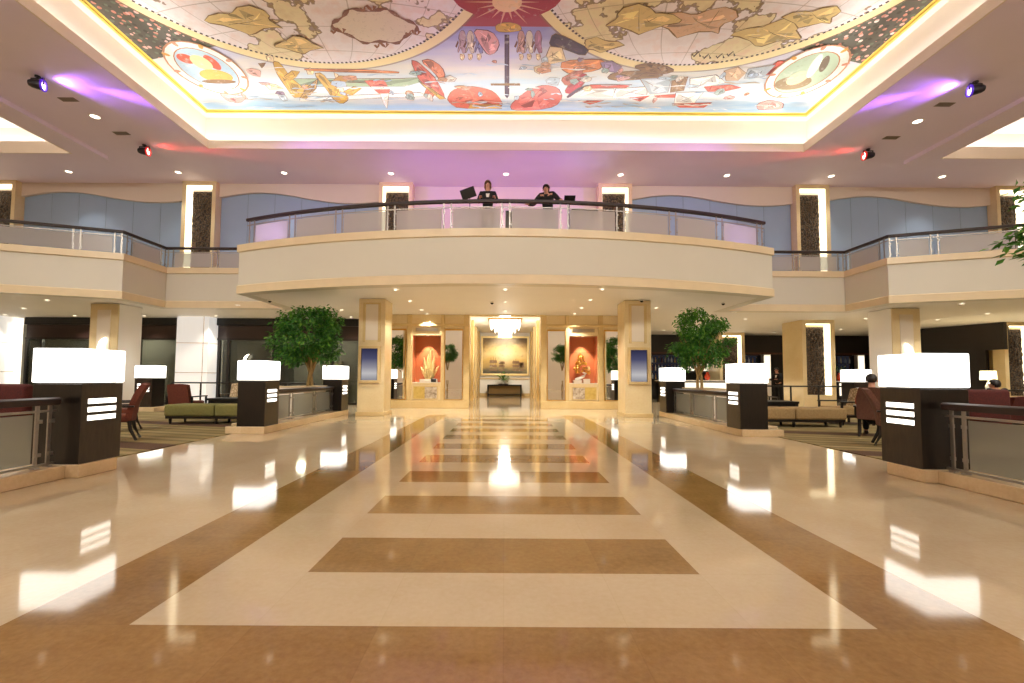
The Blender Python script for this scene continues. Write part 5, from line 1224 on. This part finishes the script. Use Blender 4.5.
# ------------------------------------------------------------------ PEOPLE
def skin(name, V, E_, mat, parent, root='pelvis', sub=2):
    keys = list(V); me = bpy.data.meshes.new(name); me.from_pydata([V[k][0] for k in keys], [(keys.index(a), keys.index(b)) for a, b in E_], [])
    o = bpy.data.objects.new(name, me); COL.objects.link(o); o.parent = parent
    sk = o.modifiers.new('skin', 'SKIN'); sk.use_smooth_shade = True
    d = me.skin_vertices[0].data
    for i, k in enumerate(keys):
        r = V[k][1]; d[i].radius = (r, r) if not isinstance(r, tuple) else r
        d[i].use_root = (k == root)
    if sub: s_ = o.modifiers.new('smooth', 'SUBSURF'); s_.levels = sub; s_.render_levels = sub
    me.materials.append(M[mat]); return o
def person(label, loc, rz, J, hair='hair', jacket='suit', trousers='suit', shirt=None, long_hair=False):
    """J: joint positions, facing local +y"""
    t = thing('person', label, 'person', loc, rz)
    V = {'pelvis': (J['pelvis'], .13), 'waist': (J['waist'], (.125, .10)), 'chest': (J['chest'], (.15, .11)), 'neck': (J['neck'], .058)}
    hd = Vector(J['head']); nk = Vector(J['neck']); up = (hd-nk).normalized(); fw = Vector((0, 1, 0))
    V['jaw'] = (hd-up*.06+fw*.02, .062); V['head'] = (hd+up*.015, .088); V['crown'] = (hd+up*.075-fw*.01, .07)
    V['nose'] = (hd+fw*.105-up*.02, .014)
    E_ = [('pelvis', 'waist'), ('waist', 'chest'), ('chest', 'neck'), ('neck', 'jaw'), ('jaw', 'head'), ('head', 'crown'), ('head', 'nose')]
    A, L_, AE, LE = {}, {}, [], []
    for s in 'lr':
        sh, el, wr, hp, kn, an, toe = (Vector(J[k+s]) for k in ('shoulder_', 'elbow_', 'wrist_', 'hip_', 'knee_', 'ankle_', 'toe_'))
        V['sh'+s] = (sh, .062); V['el'+s] = (el, .043); V['wr'+s] = (wr, .028)
        hdir = (wr-el).normalized(); side = hdir.cross(Vector((0, 0, 1))).normalized() if abs(hdir.z) < .9 else Vector((0, 1, 0)); palm = wr+hdir*.07
        V['pa'+s] = (palm, (.036, .018)); E_ += [('chest', 'sh'+s), ('sh'+s, 'el'+s), ('el'+s, 'wr'+s), ('wr'+s, 'pa'+s)]
        dn = side.cross(hdir)*(-1 if side.cross(hdir).z > 0 else 1)
        for q, (of, ln) in enumerate(((-.027, .062), (-.009, .074), (.009, .07), (.027, .054))):
            b = palm+side*of+hdir*.03
            V['f%d%s' % (q, s)] = (b+hdir*ln*.5+dn*.006, .0085); V['t%d%s' % (q, s)] = (b+hdir*ln*.85+dn*.03, .007)
            E_ += [('pa'+s, 'f%d%s' % (q, s)), ('f%d%s' % (q, s), 't%d%s' % (q, s))]
        th = palm-hdir*.03+side*(.045 if s == 'l' else -.045)
        V['th'+s] = (th, .011); V['tt'+s] = (th+hdir*.04+dn*.012, .009); E_ += [('pa'+s, 'th'+s), ('th'+s, 'tt'+s)]
        V['hp'+s] = (hp, .088); V['kn'+s] = (kn, .056); V['ca'+s] = (kn.lerp(an, .35), .05); V['an'+s] = (an, .036); V['to'+s] = (toe, .03)
        E_ += [('pelvis', 'hp'+s), ('hp'+s, 'kn'+s), ('kn'+s, 'ca'+s), ('ca'+s, 'an'+s), ('an'+s, 'to'+s)]
    skin('body', V, E_, 'skin', t)
    g_ = lambda k, d: (V[k][0], tuple(x+d for x in V[k][1]) if isinstance(V[k][1], tuple) else V[k][1]+d)
    W = {k: g_(k, .022) for k in ('pelvis', 'waist', 'chest', 'shl', 'shr', 'ell', 'elr', 'wrl', 'wrr')}
    W['collar'] = (Vector(J['neck'])-up*.05, .098)
    skin('jacket', W, [('pelvis', 'waist'), ('waist', 'chest'), ('chest', 'collar')] + [(a+s, b+s) if a != 'chest' else ('chest', b+s) for s in 'lr' for a, b in (('chest', 'sh'), ('sh', 'el'), ('el', 'wr'))], jacket, t)
    T = {k: g_(k, .02) for k in ('pelvis', 'hpl', 'hpr', 'knl', 'knr', 'cal', 'car', 'anl', 'anr')}
    skin('trousers', T, [('pelvis', 'hpl'), ('pelvis', 'hpr')] + [(a+s, b+s) for s in 'lr' for a, b in (('hp', 'kn'), ('kn', 'ca'), ('ca', 'an'))], trousers, t)
    for s in 'lr':
        an, toe = Vector(J['ankle_'+s]), Vector(J['toe_'+s]); d = (toe-an); d.z = 0; d.normalize(); m = MB()
        m.tube([an-d*.07+Vector((0, 0, -.045)), an+d*.03+Vector((0, 0, -.04)), an+d*.12+Vector((0, 0, -.05)), an+d*.20+Vector((0, 0, -.058))], [.036, .048, .044, .025], 10); m.build('shoe', 'black', t, True)
    if shirt:
        m = MB(); c = Vector(J['chest']); n_ = Vector(J['neck'])
        y1 = .142
        m.quad([n_+Vector((-.06, .055, -.03)), n_+Vector((.06, .055, -.03)), c+Vector((.035, y1, -.05)), c+Vector((-.035, y1, -.05))]); m.build('shirt_front', shirt, t)
    # face and hair
    for s in (-1, 1):
        m = MB(); m.ball(hd+Vector((s*.033, .084, .012)), .011, 0, 8, 6); m.build('eye', 'eye', t, True)
        m = MB(); m.ball(hd+Vector((s*.09, .0, -.01)), (.012, .022, .034), 0, 8, 6); m.build('ear', 'skin', t, True)
    m = MB(); m.ball(hd+Vector((0, .083, -.058)), (.024, .008, .007), 0, 8, 6); m.build('mouth', 'lip_col', t, True)
    b = bmesh.new(); bmesh.ops.create_uvsphere(b, u_segments=20, v_segments=14, radius=1); m = MB()
    cut = [v for v in b.verts if (v.co.y > .25 and v.co.z < .42) or (v.co.z < (-.15 if not long_hair else -1.1) and v.co.y > -.3) or v.co.z < -.75]
    if long_hair: cut = [v for v in b.verts if v.co.y > .3 and v.co.z < .45]
    bmesh.ops.delete(b, geom=cut, context='VERTS')
    m.join(b, 0, Matrix.Translation(hd+Vector((0, -.012, .03 if not long_hair else -.01))) @ Matrix.Diagonal((.104, .112, .118 if not long_hair else .165, 1)))
    o = m.build('hair', hair, t, True); sd = o.modifiers.new('thick', 'SOLIDIFY'); sd.thickness = .012; sd.offset = -1
    return t
def pose(stand=True, arms='down', lean=0, drop=0):
    z = .90 if stand else .44
    J = dict(pelvis=(0, 0, z), waist=(0, lean*.3, z+.2), chest=(0, lean*.7, z+.40), neck=(0, lean, z+.58-drop*.7), head=(0, lean+.04, z+.72-drop))
    for s, k in (('l', -1), ('r', 1)):
        J['shoulder_'+s] = (k*.185, lean*.85, z+.50); J['hip_'+s] = (k*.09, .0, z-.05)
        if arms == 'down': J['elbow_'+s] = (k*.235, -.03+lean, z+.20); J['wrist_'+s] = (k*.22, .06+lean, z-.04)
        elif arms == 'forward': J['elbow_'+s] = (k*.25, lean+.06, z+.23); J['wrist_'+s] = (k*.2, lean+.30, z+.26)
        elif arms == 'wide': J['elbow_'+s] = (k*.38, lean-.02, z+.26); J['wrist_'+s] = (k*.46, lean+.2, z+.2)
        elif arms == 'lap': J['elbow_'+s] = (k*.24, lean+.03, z+.22); J['wrist_'+s] = (k*.12, lean+.28, z+.14)
        if stand: J['knee_'+s] = (k*.10, .02, .49); J['ankle_'+s] = (k*.11, -.02, .08); J['toe_'+s] = (k*.125, .13, .035)
        else: J['knee_'+s] = (k*.12, .42, .50); J['ankle_'+s] = (k*.12, .40, .08); J['toe_'+s] = (k*.13, .55, .035)
    return J
person('standing person in black jacket and white shirt at the balcony rail, left of two', (-.50, 12.35, UF), PI, pose(True, 'forward', 0.03), 'fair_hair', 'suit', 'suit', 'shirt', True)
person('standing person in black leaning over a stand at the balcony rail, right of two', (1.2, 12.55, UF), PI-.35, pose(True, 'wide', 0.24, drop=.10), 'hair', 'suit', 'suit', 'suit')
person('dark-haired person in red seated in a rosewood chair beside the near right lamp', (7.74, 9.62, .012), -.68, pose(False, 'lap', .02), 'hair', 'red_cloth', 'suit')
person('dark-haired person seated facing away at the right edge beyond the maroon sofa', (11.4, 10.45, .012), .1, pose(False, 'lap', .12, .1), 'hair', 'suit', 'suit')
armchair('dark armchair with the facing-away person beyond the maroon sofa at right', 11.4, 10.5, PI/2+.1, 'maroon', h=.8)
person('person in black and white standing at the bar far behind the tan sofa', (14.0, 23.3, 0), PI/2+.4, pose(True, 'forward', .1), 'hair', 'suit', 'suit', 'shirt')

def music_stand(label, x, y, rz, tilt, hgt, w=.48, h=.32, roll=0):
    t = thing('music_stand', label, 'music stand', (x, y, UF), rz)
    m = MB(); m.tube([(0, 0, .25), (0, 0, hgt)], .012, 8); m.build('shaft', 'black', t, True)
    for k in range(3):
        a = 2*PI*k/3+.4; m = MB(); m.tube([(0, 0, .3), (.26*math.cos(a), .26*math.sin(a), .01)], .009, 6); m.build('leg', 'black', t, True)
    m = MB(); m.rbox(-w/2, w/2, -.008, .008, 0, h, .006, 2); m.box(-w/2, w/2, -.05, .0, 0, .012)
    m.build('desk', 'black', t, loc=(0, 0, hgt-.04), rot=(tilt, roll, 0))
    return t
music_stand('black tilted music stand left of the person in white shirt on the balcony', -.98, 12.15, PI, -.35, 1.24, .4, .27, .35)
music_stand('black music stand in front of the leaning person on the balcony', 1.72, 12.15, PI, -.8, 1.1, .3, .24)
t = thing('keyboard', 'black slab keyboard on folding legs behind the balcony rail right of the leaning person', 'keyboard', (2.15, 12.3, UF))
m = MB(); m.rbox(-.36, .36, -.14, .14, .84, .93, .01, 2); m.build('keyboard_case', 'black', t)
m = MB(); m.box(-.32, .32, -.12, -.0, .93, .938); m.build('white_keys', 'porcelain', t)
for s in (-1, 1):
    m = MB(); m.tube([(-.26*s, .1, .0), (.26*s, -.1, .84)], .014, 6); m.build('leg', 'black', t)
t = thing('loudspeaker', 'slim black loudspeaker column behind the middle of the balcony railing', 'loudspeaker', (.08, 12.1, UF))
m = MB(); m.rbox(-.09, .09, -.09, .09, .03, .82, .01, 2); m.build('cabinet', 'black', t)
m = MB(); m.box(-.075, .075, -.1, -.088, .1, .76); m.build('front_grille', 'steel_dark', t)
m = MB(); m.box(-.16, .16, -.14, .14, 0, .03); m.build('foot_plate', 'black', t)
# ------------------------------------------------------------------ CAMERA, WORLD, FINAL SETTINGS
# clad columns washed from above
for x in (-12.75, -20.6): light('SPOT', 'column_washer', (x, 16.9, SO-.05), E_WASH, WHITE, (x, 18.32, .4), spot_size=math.radians(60), spot_blend=.8, shadow_soft_size=.1)
F = 455.0; PITCH = math.radians(2.85); ROLL = .0058
cam = bpy.data.cameras.new('camera'); co = bpy.data.objects.new('camera', cam); COL.objects.link(co)
cam.sensor_fit = 'HORIZONTAL'; cam.sensor_width = 36; cam.lens = F/1024*36
cam.shift_x = (512-505)/1024; cam.shift_y = (377-F*math.tan(PITCH)-341.5)/1024
co.location = (0, 0, 1.2); co.matrix_world = Matrix.Translation((0, 0, 1.2)) @ Matrix.Rotation(PI/2+PITCH, 4, 'X') @ Matrix.Rotation(ROLL, 4, 'Z')
cam.clip_start = .05; cam.clip_end = 200
sc.camera = co
# rooms beyond the glazing are dimly lit
for x in (-17.5, -9): light('POINT', 'room_light', (x, 20.4, 2.9), 260, WARM, shadow_soft_size=.2)
tree('tall fig tree seen only as a reflection in the inner mirror left of the corridor', -4.8, -3.4, .0, 2.3, (1.0, .9), .5)
tree('tall fig tree seen only as a reflection in the inner mirror right of the corridor', 4.8, -3.4, .0, 2.3, (1.0, .9), 2.5)
w = bpy.data.worlds.new('world'); sc.world = w; w.use_nodes = True; w.node_tree.nodes['Background'].inputs[0].default_value = (.02, .02, .02, 1)
vs = sc.view_settings; vs.view_transform = 'Standard'; vs.look = 'None'; vs.exposure = EXPOSURE; vs.gamma = 1; vs.use_curve_mapping = False
sc.cycles.max_bounces = 8; sc.cycles.diffuse_bounces = 5; sc.cycles.glossy_bounces = 5; sc.cycles.transparent_max_bounces = 12
sc.cycles.caustics_reflective = False; sc.cycles.caustics_refractive = False; sc.cycles.sample_clamp_indirect = 6
sc.cycles.use_denoising = True
